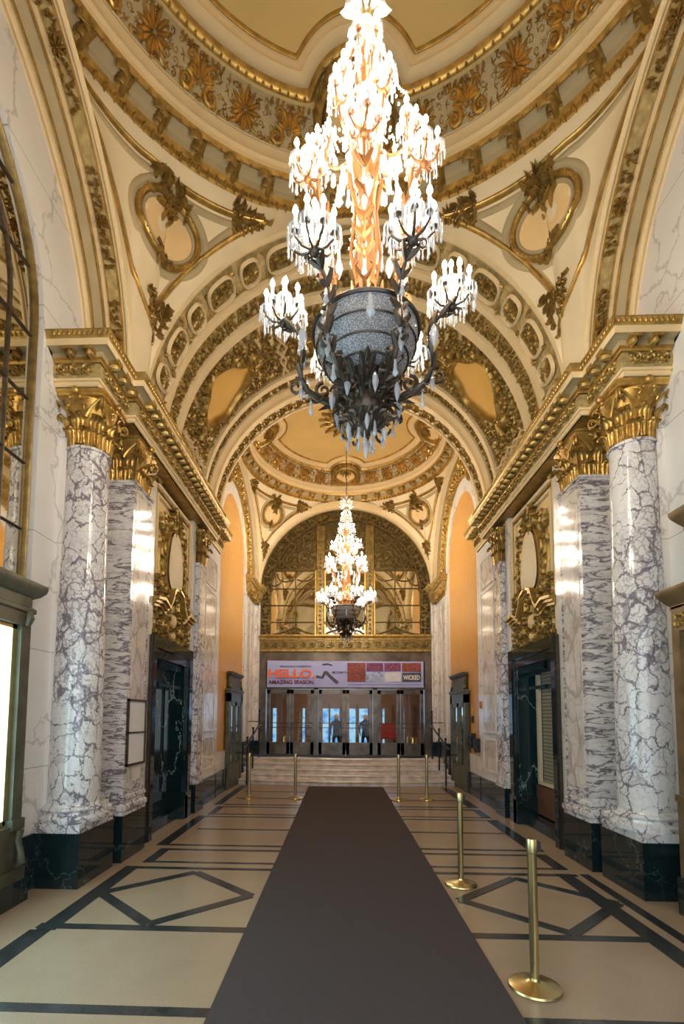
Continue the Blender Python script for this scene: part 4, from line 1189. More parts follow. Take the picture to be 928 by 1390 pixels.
obj('case_cornice', b, 'bronze_green', t, True, 30)
for y in (Yn+.10, Yf-.10):
    b = MB()
    pts = [(-3.235+.0, y, .35), (-3.18, y, .40), (-3.19, y, .50), (-3.22, y, .60), (-3.20, y, .70)]
    b.tube(pts, [.03, .045, .03, .035, .04], 8)
    obj('scroll_bracket', b, 'bronze_green', t); b = MB()
    b.tube([(-3.235, y, 2.66), (-3.21, y, 2.74), (-3.22, y, 2.80)], [.03, .045, .03], 8); obj('upper_bracket', b, 'bronze_green', t)
b = MB(); b.box(-3.30, -3.34, Yn+.17, Yf-.17, .78, 2.66); obj('lit_panel', b, 'fluorescent_panel', t, False)
b = MB(); b.box(-3.285, -3.31, Yf-.23, Yf-.17, .76, 2.68); b.box(-3.285, -3.31, Yn+.17, Yf-.17, .74, .80); b.box(-3.285, -3.31, Yn+.17, Yf-.17, 2.62, 2.68)
for y in (2.0, 2.95, 3.85): b.box(-3.285, -3.31, y-.02, y+.02, .76, 2.68)
obj('inner_bars', b, 'brass', t, False)

t = thing('ticket_booth_front', 'dark bronze booth front with stepped cornice at the right edge, beside the right column', 'booth', (3.1, 3.9, 0))
b = MB(); b.box(2.98, 3.36, 4.62, 4.74, 0, .34); obj('plinth', b, 'marble_dark', t, False)
b = MB(); b.box(3.0, 3.10, 4.63, 4.72, .34, 1.05); b.box(2.985, 3.10, 4.61, 4.73, 1.03, 1.09); b.box(3.02, 3.36, 4.62, 4.72, 1.09, 2.62); b.box(3.05, 3.36, 3.6, 4.62, 1.0, 1.08)
b.box(3.04, 3.07, 3.6, 4.62, .34, 1.0)
b.box(3.02, 3.36, 3.6, 4.72, 2.62, 2.86); obj('booth_frame', b, 'bronze_brown', t, False)
for i, (z0, yy) in enumerate(((2.82, 4.72), (3.52, 4.48))):
    b = MB(); b.sweep([(0, z0), (.02, z0+.02), (.02, z0+.05), (.05, z0+.09), (.09, z0+.15), (.10, z0+.18), (.10, z0+.21), (-.1, z0+.22)], [(3.36, yy), (3.04, yy), (3.04, 3.5)])
    obj('booth_cornice', b, 'bronze_brown', t, True, 30)
b = MB(); b.box(3.05, 3.36, 3.5, 4.46, 2.9, 3.56); obj('attic_block', b, 'bronze_brown', t, False)
g = MB(); foliage(g, lambda s_, t_, h: (3.02-h, s_, t_), 4.2, 4.68, 2.66, 2.82, .08, .02); obj('frieze_carving', g, 'bronze_gold', t); g = MB(); foliage(g, lambda s_, t_, h: (s_, 4.62+.1+h, t_), 3.05, 3.3, 2.66, 2.82, .08, .02); obj('frieze_carving', g, 'bronze_gold', t)
b = MB(); b.box(3.10, 3.13, 3.6, 4.62, 1.1, 2.62); obj('booth_glass', b, 'blinds', t, False)

# ---------------------------------------------------------------- doors with pediment in bay 2
for sx, side in ((-1, 'left'), (1, 'right')):
    t = thing('side_door', 'tall narrow bronze door with pedimented frame in the %s orange wall' % side, 'door', (sx*2.92, 12.6, 0), 'pedimented bronze side doors')
    y0, y1 = 11.75, 13.35
    b = MB(); XD = 2.85
    for (a0, a1) in ((y0, y0+.20), (y1-.20, y1)): b.box(sx*XD, sx*2.94, a0, a1, 0, 2.35)
    b.box(sx*XD, sx*2.94, y0, y1, 2.14, 2.42); b.box(sx*(XD-.03), sx*2.94, y0-.03, y1+.03, 2.40, 2.47)
    obj('door_frame', b, 'bronze_green', t, False)
    b = MB(); b.box(sx*(XD+.026), sx*2.94, y0+.185, y1-.185, 2.46, 2.88); b.sweep([(0, 2.78), (.02, 2.80), (.06, 2.85), (.07, 2.89), (-.05, 2.90)], [(sx*2.94, y0+.15), (sx*(XD+.02), y0+.15), (sx*(XD+.02), y1-.15), (sx*2.94, y1-.15)] if sx < 0 else [(sx*2.94, y1-.15), (sx*(XD+.02), y1-.15), (sx*(XD+.02), y0+.15), (sx*2.94, y0+.15)])
    for e in (y0+.1, y1-.1): b.tube([(sx*(XD+.03), e, 2.48), (sx*(XD+.03), e+(.1 if e < 12.5 else -.1), 2.6), (sx*(XD+.03), e+(.1 if e < 12.5 else -.1), 2.75)], [.05, .04, .03], 8)
    obj('pediment', b, 'bronze_green', t, False)
    b = MB(); ym = (y0+y1)/2
    for (a0, a1) in ((y0+.2, ym-.005), (ym+.005, y1-.2)):
        b.box(sx*2.86, sx*2.94, a0, a1, .02, .60)
        b.box(sx*2.86, sx*2.94, a0, a0+.09, .6, 2.14); b.box(sx*2.86, sx*2.94, a1-.09, a1, .6, 2.14); b.box(sx*2.86, sx*2.94, a0, a1, 2.04, 2.14)
        b.box(sx*2.855, sx*2.94, a0, a1, 1.10, 1.15)
    dl = obj('door_leaf', b, 'bronze_green', t, False)
    b = MB(); b.box(sx*2.90, sx*2.93, y0+.25, y1-.25, .62, 2.05); obj('door_glass', b, 'mirror', t, False)
    b = MB(); b.tube([(sx*2.84, ym-.08, .95), (sx*2.82, ym-.08, 1.0), (sx*2.82, ym-.08, 1.25), (sx*2.84, ym-.08, 1.3)], .012, 6); obj('door_handle', b, 'brass', t)

# payphones, alarm, switch plate on the right wall
for k, (y, z, hh, lab) in enumerate(((10.98, 1.02, .30, 'black wall telephone on the orange wall, nearest the marble pier'), (11.42, 1.08, .34, 'black wall telephone on the orange wall, nearest the bronze side door'))):
    t = thing('wall_telephone', lab, 'telephone', (2.90, y, z))
    b = MB(); b.box(2.86, 2.97, y-.11, y+.11, z, z+hh); b.box(2.84, 2.97, y-.09, y+.09, z+hh*.5, z+hh*.85); obj('body', b, 'black_plastic', t, False)
    b = MB(); b.tube([(2.83, y-.07, z+hh*.15), (2.81, y-.07, z+hh*.3), (2.81, y-.07, z+hh*.75), (2.83, y-.07, z+hh*.9)], [.022, .014, .014, .022], 6); obj('handset', b, 'black_plastic', t)
b = MB(); b.box(2.86, 2.90, 10.52, 10.60, 1.98, 2.14); b.box(2.85, 2.86, 10.535, 10.585, 2.0, 2.12)
tag(obj('fire_alarm', b, 'alarm', None, False), 'small orange fire alarm box on the right marble pier', 'fire alarm')
b = MB(); b.box(2.925, 2.97, 11.45, 11.52, 1.66, 1.82); b.box(2.915, 2.93, 11.465, 11.505, 1.70, 1.78)
tag(obj('intercom_box', b, 'black_plastic', None, False), 'small dark intercom box on the right orange wall above the telephones', 'intercom')

# ---------------------------------------------------------------- end wall
we = struct('wall_end', (0, 15.5, 0))
YE = 15.5
b = MB()
for sx in (-1, 1): b.box(sx*2.77, sx*3.4, YE, YE+.5, .0, 6.4)
obj('marble_piers', b, 'marble_white', we, False)
b = MB()
for sx in (-1, 1):
    b.box(sx*2.79, sx*2.82, YE-.03, YE, .9, 5.4); b.box(sx*2.84, sx*2.93, YE-.015, YE, 1.3, 5.2)
obj('marble_mouldings', b, 'breccia_soft', we, False)
b = MB()
for sx in (-1, 1): b.box(sx*2.74, sx*2.95, YE-.06, YE+.1, .5, 1.0)
obj('black_base', b, 'marble_dark', we, False)
# tympanum backing
b = MB(); A = arch_pts(0, 3.2, 2.95, ZC); b.add([(x, YE+.32, z) for x, z in A]+[(3.2, YE+.32, 4.3), (-3.2, YE+.32, 4.3)], [tuple(range(len(A)+2))]); obj('backing_wall', b, 'gold_ground', we, False)
b = MB()
A = arch_pts(0, 2.78, 2.72, ZC); Bq = arch_pts(0, 3.05, 2.95, ZC)
for i in range(len(A)-1):
    b.add([(A[i][0], YE, A[i][1]), (A[i+1][0], YE, A[i+1][1]), (Bq[i+1][0], YE-.02, Bq[i+1][1]), (Bq[i][0], YE-.02, Bq[i][1])], [(0, 1, 2, 3)])
    b.add([(A[i][0], YE, A[i][1]), (A[i+1][0], YE, A[i+1][1]), (A[i+1][0], YE+.3, A[i+1][1]), (A[i][0], YE+.3, A[i][1])], [(0, 1, 2, 3)])
obj('cream_arch', b, 'cream', we, True, 30)
# beam
t = struct('trim_3', (0, YE, 3.85))
b = MB()
b.sweep([(0, 3.86), (.03, 3.88), (.03, 3.92), (.01, 3.94)], [(-2.76, YE), (2.76, YE)]); b.sweep([(.01, 4.24), (.04, 4.26), (.04, 4.29), (.06, 4.31), (.07, 4.34), (.10, 4.37), (.10, 4.41), (-.2, 4.41)], [(-2.76, YE), (2.76, YE)])
obj('beam_mouldings', b, 'bronze_gold', t, True, 30)
b = MB(); b.box(-2.76, 2.76, YE-.01, YE+.4, 3.86, 4.40); obj('beam', b, 'bronze_olive', t, False)
g = MB(); mpe = lambda s_, t_, h: (s_, YE-.01-h, t_)
for i in range(18): scroll_unit(g, mpe, -2.55+i*.3, 4.09, .3, .22, .025, 1 if i % 2 else -1)
obj('beam_scrollwork', g, 'bronze_olive', t)
# lunette
t = struct('window_3', (0, YE+.2, 4.41))
b = MB(); b.box(-2.5, 2.5, YE+.24, YE+.26, 4.41, 6.62); obj('mirror_panes', b, 'mirror', t, False)
mpl = lambda s_, t_, h: (s_, YE+.22-h, t_)
g = MB()
for z in (4.87, 5.43, 5.99): g.ridge(mpl, [(-2.5, z), (0, z), (2.5, z)], .018, .04)
for x in (-1.64, 1.64, -.32, .32): g.ridge(mpl, [(x, 4.41), (x, 5.5), (x, 6.6)], .016, .035)
for sx in (-1, 1):
    for (x0, w_) in ((1.64, .62),):
        g.ridge(mpl, bez((sx*(x0-w_), 6.5), (sx*(x0-w_*.9), 6.15), (sx*(x0-.05), 6.3)), .02, .04); g.ridge(mpl, bez((sx*(x0+w_), 6.5), (sx*(x0+w_*.9), 6.1), (sx*(x0+.05), 6.3)), .02, .04)
        g.ridge(mpl, bez((sx*(x0+.75), 6.1), (sx*(x0+.55), 6.05), (sx*(x0+.4), 6.35)), .02, .04)
    fan(g, mpl, sx*1.64, 4.45, pi/2, .25, 7, 2.6, .05); g.ridge(mpl, bez((sx*.95, 4.46), (sx*1.3, 4.50), (sx*1.64, 4.72)), .03, .04); g.ridge(mpl, bez((sx*2.4, 4.46), (sx*2.0, 4.50), (sx*1.64, 4.72)), .03, .04)
g.ridge(mpl, bez((-.7, 4.46), (0, 4.85), (.7, 4.46)), .04, .05)
obj('muntins', g, 'bronze_olive', t)
# outer carved band
g = MB(); gg = MB()
band = [(-2.60, 4.41), (-2.60, 5.2)]+[(-2.60*cos(pi*i/40), ZC+2.56*sin(pi*i/40)) for i in range(41)]+[(2.60, 5.2), (2.60, 4.41)]
def bandmap(off, h): return [(x*(1-off/2.6), YE+.2-h, z if z < ZC else ZC+(z-ZC)*(1-off/2.6)) for x, z in band]
o1, o2 = bandmap(-.16, .02), bandmap(.16, .02)
gg.add(o1+o2, [(i, i+1, len(o1)+i+1, len(o1)+i) for i in range(len(o1)-1)]); bd = obj('carved_border', gg, 'bronze_olive', t)
Rb = 2.58; mpb2 = lambda s_, t_, h: ((-(Rb-t_)*cos(s_/Rb)), YE+.18-h, ZC+(Rb-t_)*sin(s_/Rb)*.985)
foliage(g, mpb2, 0, pi*Rb, -.12, .12, .12, .06)
for sx in (-1, 1): foliage(g, lambda s_, t_, h: (sx*(2.6+t_), YE+.18-h, s_), 4.45, ZC, -.12, .12, .12, .06)
for off in (-.15, .15):
    g.ridge(mpb2, [(pi*Rb*i/60, off) for i in range(61)], .02, .07)
    for sx in (-1, 1): g.ridge(mpl, [(sx*(2.6-off), 4.41), (sx*(2.6-off), 5.2), (sx*(2.6-off), ZC)], .02, .08)
obj('border_foliage', g, 'bronze_olive', bd)
# grille in the upper part
def inner(x, z, m_=.0): return z > 6.66 and (x/(2.40-m_))**2+((z-ZC)/(2.38-m_))**2 < 1
gr = MB()
rows = [z for z in [6.62+.08*i for i in range(27)]]
pts = []
for i in range(61):
    x = -2.42+4.84*i/60; pts.append((x, ZC+2.40*sqrt(max(0, 1-(x/2.44)**2))))
vs = []; 
for (x, zt) in pts: vs += [(x, YE+.245, 6.6), (x, YE+.245, max(6.6, zt))]
gr.add(vs, [(2*i, 2*i+2, 2*i+3, 2*i+1) for i in range(60)])
gp = obj('grille_backing', gr, 'bronze_olive', t)
g = MB()
rr = random.Random(21)
mpg = lambda s_, t_, h: (s_, YE+.22-h, t_)
for sx in (-1, 1):
    for (x, z, r, fl) in ((1.35, 7.05, .26, 1), (1.85, 6.95, .18, -1), (1.30, 7.62, .22, -1), (1.75, 7.4, .15, 1), (.35, 7.2, .22, 1), (.35, 7.8, .18, -1), (2.1, 6.8, .12, 1)):
        g.ridge(mpg, spiral(sx*x, z, r, 1.6, -pi/2, fl*sx, 20), lambda q: .035-.018*q, .07)
        for k in range(8): a = 2*pi*k/8; leaf(g, mpg, sx*x+cos(a)*r, z+sin(a)*r, a+.7*fl*sx, .12, .025, .05, .6)
    g.ridge(mpg, bez((sx*1.1, 6.9), (sx*1.6, 6.7), (sx*2.2, 6.95), 10), .025, .06)
    g.ridge(mpg, bez((sx*1.0, 7.35), (sx*1.45, 7.15), (sx*1.8, 7.6), 10), .025, .06)
    g.ridge(mpg, bez((sx*1.15, 6.68), (sx*1.35, 6.85), (sx*1.64, 6.68), 8), .025, .06); g.ridge(mpg, bez((sx*2.15, 6.68), (sx*1.9, 6.85), (sx*1.64, 6.68), 8), .025, .06)
foliage(g, mpg, -2.35, 2.35, 6.7, 8.3, .14, .035, lambda x, z: inner(x, z, .1), rr)
g.ridge(mpg, [(-2.42, 6.62), (0, 6.62), (2.42, 6.62)], .04, .09)
for i in range(2):
    o_ = .1+.22*i
    g.ridge(mpg, [(-(2.44-o_)*cos(a), ZC+(2.40-o_)*sin(a)) for a in [R_(17)+R_(146)*k/50 for k in range(51)]], .02, .07)
obj('grille_scrollwork', g, 'bronze_olive', gp)
for sx in (-1, 1):
    g = MB(); x = sx*.81
    g.box(x-.13, x+.13, YE+.14, YE+.22, 4.41, 8.1)
    p_ = obj('lunette_post', g, 'bronze_olive', t, False)
    g = MB(); mpp = lambda s_, t_, h: (s_, YE+.14-h, t_)
    for k in range(25): rosette(g, mpp, x, 4.5+k*.145, .05, .03, 6)
    for e in (-.12, .12): g.ridge(mpp, [(x+e, 4.41), (x+e, 6), (x+e, 8.1)], .016, .035)
    obj('post_carving', g, 'bronze_gold', p_)
    g = MB(); 
    for e in (-.155, .155): g.box(x+e-.018, x+e+.018, YE+.15, YE+.22, 4.41, 6.6)
    obj('gilt_fillet', g, 'gold_bright', p_, False)

# ---------------------------------------------------------------- bronze entrance screen and doors
t = struct('door_1', (0, YE+.2, .55))
b = MB(); ZL = .55
b.box(-2.76, -2.55, YE+.02, YE+.35, ZL, 3.86); b.box(2.55, 2.76, YE+.02, YE+.35, ZL, 3.86)
b.box(-2.6, 2.6, YE+.05, YE+.35, 3.55, 3.86); b.box(-2.6, 2.6, YE+.10, YE+.35, 2.66, 2.76); b.box(-2.6, 2.6, YE+.15, YE+.3, ZL, ZL+.02)
for x in (-.92, .98): b.box(x-.07, x+.07, YE+.10, YE+.34, ZL, 2.7)
obj('screen_frame', b, 'bronze_door', t, False)
b = MB(); b.box(-2.55, 2.55, YE+.2, YE+.22, 2.76, 3.56); obj('transom_panel', b, 'bronze_dark', t, False)
leaves = [(-2.53, -1.66), (-1.64, -.99), (-.85, .0), (.04, .91), (1.05, 1.72), (1.76, 2.53)]
leaves = [(-2.53, -1.78), (-1.76, -1.0), (-.84, .03), (.05, .90), (1.06, 1.78), (1.80, 2.53)]
for (x0, x1) in leaves:
    y0 = YE+.18; y1 = YE+.23
    b = MB(); b.box(x0, x0+.10, y0, y1, ZL+.02, 2.64); b.box(x1-.10, x1, y0, y1, ZL+.02, 2.64); b.box(x0, x1, y0, y1, 2.52, 2.64); b.box(x0, x1, y0, y1, ZL+.02, ZL+.40)
    b.box(x0+.12, x1-.12, y0-.01, y0, ZL+.08, ZL+.34)
    lf = obj('door_leaf', b, 'bronze_door', t, False)
    b = MB(); b.box(x0+.10, x1-.10, y0+.02, y0+.03, ZL+.40, 2.52); obj('glass', b, 'glass', lf, False)
    b = MB()
    for z in (1.42, 1.57): b.tube([(x0+.05, y0-.05, z), (x1-.05, y0-.05, z)], .014, 6)
    for x in (x0+.06, x1-.06): b.ball((x, y0-.04, 1.42), .025, 6, 4); b.ball((x, y0-.04, 1.57), .025, 6, 4)
    obj('push_bar', b, 'bronze_dark', lf)

# banner
def text(body, size, loc, matn, parent, name, width=None, ext=.002, bold=0):
    cu = bpy.data.curves.new(name, 'FONT'); cu.body = body; cu.size = size; cu.extrude = ext; cu.offset = bold
    o = bpy.data.objects.new(name, cu); COL.objects.link(o)
    bpy.context.view_layer.update()
    dg = bpy.context.evaluated_depsgraph_get(); me = bpy.data.meshes.new_from_object(o.evaluated_get(dg))
    xs = [v.co.x for v in me.vertices]; w0 = (max(xs)-min(xs)) or 1; mn = min(xs)
    k = (width/w0) if width else 1
    bpy.data.objects.remove(o)
    vs = [((v.co.x-mn)*k+loc[0], loc[1]-v.co.z, v.co.y+loc[2]) for v in me.vertices]
    b = MB(); b.add(vs, [tuple(p.vertices) for p in me.polygons])
    return obj(name, b, matn, parent, False)
YB = YE-.03
t = thing('show_banner', 'long white banner reading HELLO above the bronze doors', 'banner', (0, YB, 2.72))
b = MB(); b.grid(lambda u, v: (-2.50+5.0*u, YB+.012*sin(u*23)*sin(v*5+u*9), 2.72+.83*v+.02*(1-u)*(1 if v > .5 else -.3)), 50, 6); obj('cloth', b, 'banner_white', t)
YT = YB-.016
text('BROADWAY IN BOSTON', .07, (-2.08, YT, 3.36), 'ink', t, 'small_heading', 1.0, .001, .001)
text('HELLO.', .36, (-2.46, YT, 3.03), 'orange_red', t, 'headline', 1.50, .001, .014)
b = MB(); b.box(-2.46, -.95, YT-.001, YT, 2.985, 2.992); obj('rule_line', b, 'ink', t, False)
text('AMAZING SEASON.', .17, (-2.46, YT, 2.82), 'maroon', t, 'subheading', 1.50, .001, .005)
# plain dark diagonal shapes on the white field
b = MB(); mpn = lambda s_, t_, h: (s_, YT-h, t_)
b.ridge(mpn, [(-.62, 3.22), (-.72, 3.02), (-.92, 3.06)], .045, .002); b.ridge(mpn, [(-.62, 3.22), (-.42, 3.02), (-.22, 2.86)], .045, .002); b.ridge(mpn, [(-.72, 3.45), (-.55, 3.47), (-.4, 3.42)], .02, .002)
obj('dark_motif', b, 'grey_print', t)
text('MORMON', .10, (-.40, YT, 3.16), 'grey_print', t, 'small_title', .5, .001, .001)
for (x0, x1, z0, z1, mt) in ((.08, .66, 2.90, 3.50, 'rust_print'), (.69, 1.22, 3.24, 3.50, 'plum_print'), (.69, 1.22, 2.90, 3.21, 'blue_print'), (1.26, 1.78, 3.24, 3.50, 'plum_print'), (1.26, 1.78, 2.90, 3.21, 'pale_print'), (1.82, 2.42, 3.22, 3.50, 'rust_print'), (1.82, 2.42, 2.90, 3.19, 'grey_print')):
    b = MB(); b.box(x0, x1, YT-.001, YT+.001, z0, z1); obj('printed_panel', b, mt, t, False)
text('WICKED', .20, (1.86, YT-.004, 2.97), 'white_paper', t, 'panel_title', .52, .001, .005)
b = MB(); b.box(.1, 2.4, YT-.001, YT, 2.80, 2.81); obj('rule_line', b, 'ink', t, False)

# ---------------------------------------------------------------- outer vestibule beyond the doors
v_ = struct('wall_vestibule', (0, 18, .55))
b = MB(); b.box(-3.5, 3.5, 15.9, 17.7, .43, .55); b.box(-3.5, 3.5, 17.4, 21, 0, .1); b.box(-3.3, 3.3, 17.6, 17.7, .1, .45); obj('vestibule_floor', b, 'vest_floor', v_, False)
b = MB(); b.box(-3.6, -3.5, 15.9, 21, 0, 3.8); b.box(3.5, 3.6, 15.9, 21, 0, 3.8); b.box(-3.6, 3.6, 21, 21.1, 0, 3.8); b.box(-3.6, 3.6, 15.85, 21, 3.7, 3.8)
obj('vestibule_walls', b, 'vest_wall', v_, False)
for (x0, x1) in ((-3.3, -3.22), (-3.05, -2.9), (-1.76, -1.66), (-.89, -.64), (-.56, -.18), (.20, .52), (.68, 1.04), (1.68, 1.76), (2.52, 2.60), (3.32, 3.42)):
    b = MB(); b.box(x0, x1, 20.95, 20.98, .35, 2.12); obj('street_window', b, 'street_daylight', v_, False)
b = MB()
for x in (-2.3, -1.35, -.6, -.08, .12, .6, 1.14, 2.1, 3.0): b.box(x-.035, x+.035, 20.85, 20.95, .1, 2.3)
obj('outer_door_frames', b, 'brown_wood', v_, False)
def globe(x, y, z, r, lab):
    t = thing('globe_lamp', lab, 'lamp', (x, y, 3.7))
    b = MB(); b.tube([(x, y, 3.7), (x, y, z+r)], .015, 6); obj('stem', b, 'brass', t)
    b = MB(); b.ball((x, y, z), r, 14, 9); obj('globe', b, 'globe_glow', t)
    b = MB(); b.lathe([(r*.3, z+r*1.05), (r*.95, z+r*.6), (r*1.1, z+r*.2), (r*1.06, z+.02)], x, y, 14); obj('brass_fitter', b, 'brass', t)
globe(-.62, 18.4, 2.95, .15, 'bright round lobby lamp seen through the left centre door')
globe(2.2, 18.4, 3.0, .13, 'bright round lobby lamp seen through the rightmost door')
globe(1.35, 19.2, 2.55, .08, 'small lobby lamp seen through the fifth door')
for x, lab in ((-2.05, 'round brass bin behind the leftmost door'), (2.3, 'round brass bin behind the rightmost door')):
    t = thing('brass_bin', lab, 'bin', (x, 16.4, .55))
    b = MB(); b.lathe([(0, .55), (.19, .55), (.20, .58), (.20, 1.1), (.19, 1.12), (.15, 1.12)], x, 16.5, 20); obj('bin_body', b, 'brass', t)
    b = MB(); b.lathe([(.15, 1.11), (.10, 1.09), (0, 1.09)], x, 16.5, 20); obj('bin_opening', b, 'black_plastic', t)
t = thing('step_ladder', 'grey step ladder standing behind the second door from the left', 'ladder', (-1.38, 16.8, .55))
for e in (-1, 1):
    b = MB(); b.tube([(-1.38+e*.26, 16.7, .55), (-1.38+e*.17, 16.95, 1.95)], .02, 6); b.tube([(-1.38+e*.26, 17.25, .55), (-1.38+e*.17, 16.97, 1.93)], .018, 6); obj('rail', b, 'pale_print', t)
for k in range(5):
    q = (k+1)/6; b = MB(); b.box(-1.38-.26+.09*q, -1.38+.26-.09*q, 16.7+.25*q-.04, 16.7+.25*q+.04, .55+1.4*q, .57+1.4*q); obj('tread', b, 'pale_print', t, False)
# red parked shape in the street window: painted bench
t = thing('lobby_bench', 'dark red lobby bench seen through the fifth door', 'bench', (1.4, 19.6, .1))
b = MB(); b.box(1.2, 2.1, 19.4, 19.9, .9, 1.0); obj('seat', b, 'red_paint', t, False)
b = MB(); b.box(1.2, 2.1, 19.85, 19.95, 1.0, 1.5); obj('backrest', b, 'red_paint', t, False)
for x in (1.25, 1.98):
    b = MB(); b.box(x, x+.06, 19.45, 19.85, .1, .9); obj('leg', b, 'iron', t, False)

def person(name, x, y, z, lab, pose):
    """one continuous skinned figure"""
    J = dict(pel=(0, 0, .95), spi=(0, 0, 1.15), che=(0, .01, 1.38), nec=(0, 0, 1.52), hea=(0, -.01, 1.60), top=(0, 0, 1.74),
             lh=(.10, 0, .90), lk=(.12, -.03+pose*.1, .50), la=(.12, .03+pose*.05, .09), lt=(.13, -.12+pose*.05, .04),
             rh=(-.10, 0, .90), rk=(-.12, -.05-pose*.1, .50), ra=(-.13, .02-pose*.12, .09), rt=(-.14, -.13-pose*.12, .04),
             ls=(.19, 0, 1.42), le=(.25, .02, 1.14), lw=(.24, -.10, .92), lf=(.24, -.15, .84),
             rs=(-.19, 0, 1.42), re=(-.25, .02, 1.14), rw=(-.22, -.14, .95), rf=(-.21, -.19, .88))
    Rr = dict(pel=.15, spi=.13, che=.16, nec=.06, hea=.095, top=.07, lh=.10, lk=.065, la=.045, lt=.04, rh=.10, rk=.065, ra=.045, rt=.04,
              ls=.07, le=.05, lw=.032, lf=.03, rs=.07, re=.05, rw=.032, rf=.03)
    E_ = ['pel-spi', 'spi-che', 'che-nec', 'nec-hea', 'hea-top', 'pel-lh', 'lh-lk', 'lk-la', 'la-lt', 'pel-rh', 'rh-rk', 'rk-ra', 'ra-rt', 'che-ls', 'ls-le', 'le-lw', 'lw-lf', 'che-rs', 'rs-re', 're-rw', 'rw-rf']
    K = list(J); me = bpy.data.meshes.new(name); me.from_pydata([J[k] for k in K], [(K.index(a), K.index(b)) for a, b in (e.split('-') for e in E_)], [])
    o = link(name, me); o.location = (x, y, z)
    o.modifiers.new('skin', 'SKIN')
    for i, k in enumerate(K): me.skin_vertices[0].data[i].radius = (Rr[k], Rr[k]*.8)
    me.skin_vertices[0].data[0].use_root = True
    s_ = o.modifiers.new('sub', 'SUBSURF'); s_.levels = 1; s_.render_levels = 1
    me.materials.append(MATS['cloth_dark'])
    tag(o, lab, 'person')
    h = MB(); h.ball((x, y-.02, z+1.66), .10, 12, 8, 1.2); h.ball((x, y-.12, z+1.65), .018, 6, 4)
    hh = obj('head', h, 'skin', o); return o
person('person', -.30, 20.4, .1, 'person in dark clothes standing beyond the left centre door', 1)
person('person', .92, 20.5, .1, 'person in dark clothes beyond the right centre door', -1)

# ---------------------------------------------------------------- stair handrails
for sx, side in ((-1, 'left'), (1, 'right')):
    t = thing('handrail', 'dark iron handrail beside the %s end of the steps' % side, 'handrail', (sx*2.6, 13.4, 0), 'stair handrails')
    b = MB(); b.tube([(sx*2.62, 12.35, .98), (sx*2.60, 12.6, 1.0), (sx*2.56, 14.4, 1.50), (sx*2.56, 14.7, 1.52)], .028, 8); obj('rail', b, 'iron', t)
    for (y, z0, z1) in ((12.72, .0, 1.22), (13.55, .33, 1.45), (14.55, .55, 1.95)):
        b = MB(); b.tube([(sx*2.58, y, z0), (sx*2.58, y, z1)], .022, 8); b.ball((sx*2.58, y, z1), .035, 8, 6); obj('post', b, 'iron', t)
    for (y, z) in ((12.72, .82), (14.55, 1.62)):
        b = MB(); b.tube([(sx*2.58, y, z), (sx*2.92, y, z)], .014, 6); obj('wall_bracket', b, 'iron', t)

# ---------------------------------------------------------------- stanchions
def stanchion(x, y, lab, belt_dir, parent=None, grp='brass queue posts'):
    t = thing('stanchion', lab, 'queue post', (x, y, 0), grp)
    b = MB(); b.lathe([(0, .0), (.165, .0), (.17, .008), (.165, .020), (.12, .034), (.06, .042), (.035, .055), (.03, .07)], x, y, 36); obj('base', b, 'brass', t)
    b = MB(); b.lathe([(.03, .06), (.030, .90), (.0, .90)], x, y, 20); obj('pole', b, 'brass', t)
    b = MB(); b.lathe([(.031, .88), (.036, .885), (.036, .965), (.033, .975), (0, .978)], x, y, 20)
    obj('head', b, 'brass', t)
    b = MB(); dx, dy = belt_dir; b.box(x+dx*.034-.02-abs(dy)*.006, x+dx*.034+.02+abs(dy)*.006, y+dy*.034-.02, y+dy*.034+.02, .895, .96); obj('belt_clip', b, 'black_plastic', t, False)
    return t
stanchion(1.15, 3.42, 'brass queue post nearest the camera, right of the carpet', (1, 0))
stanchion(1.15, 5.40, 'brass queue post halfway down the right of the carpet, beside the floor diamond', (1, .0))
far = [(-2.13, 10.65, 'brass queue post by the steps, leftmost of the far four'), (-1.12, 10.68, 'brass queue post by the steps, just left of the carpet'),
       (1.12, 10.66, 'brass queue post by the steps, just right of the carpet'), (1.73, 10.70, 'brass queue post by the steps, rightmost of the far four')]
ft = [stanchion(x, y, l, (1, 0)) for x, y, l in far]
for i in range(3):
    (x0, y0, _), (x1, y1, _) = far[i], far[i+1]
    b = MB(); n = 12
    def f(u, v): return (x0+.04+(x1-x0-.08)*u, y0+(y1-y0)*u, .905+.045*v-(.02 if i == 1 else .01)*4*u*(1-u))
    b.grid(f, n, 1); b.grid(lambda u, v: tuple(Vector(f(u, v))+Vector((0, .003, 0))), n, 1)
    obj('belt', b, 'black_plastic', ft[i], False)

# ---------------------------------------------------------------- chandeliers
def arm_curve(P, n=8):
    """Catmull-Rom through (r,z)"""
    out = []
    Q = [P[0]]+P+[P[-1]]
    for i in range(1, len(Q)-2):
        for k in range(n):
            t_ = k/n; a, b, c, d = Q[i-1], Q[i], Q[i+1], Q[i+2]
            out.append(tuple(.5*((2*b[j])+(-a[j]+c[j])*t_+(2*a[j]-5*b[j]+4*c[j]-d[j])*t_**2+(-a[j]+3*b[j]-3*c[j]+d[j])*t_**3) for j in range(len(a))))
    out.append(P[-1]); return out
def drop(mb, x, y, z, l, w_, kind=0):
    """hanging cut prism: octahedral pendant"""
    n = 5
    prof = [(0.0015, z), (w_*.45, z-l*.12), (w_*.55, z-l*.55), (w_, z-l*.78), (0, z-l)] if kind == 0 else [(.0015, z), (w_*.8, z-l*.25), (w_, z-l*.5), (w_*.3, z-l*.9), (0, z-l)]
    mb.lathe(prof, x, y, n)
bulbmesh = None
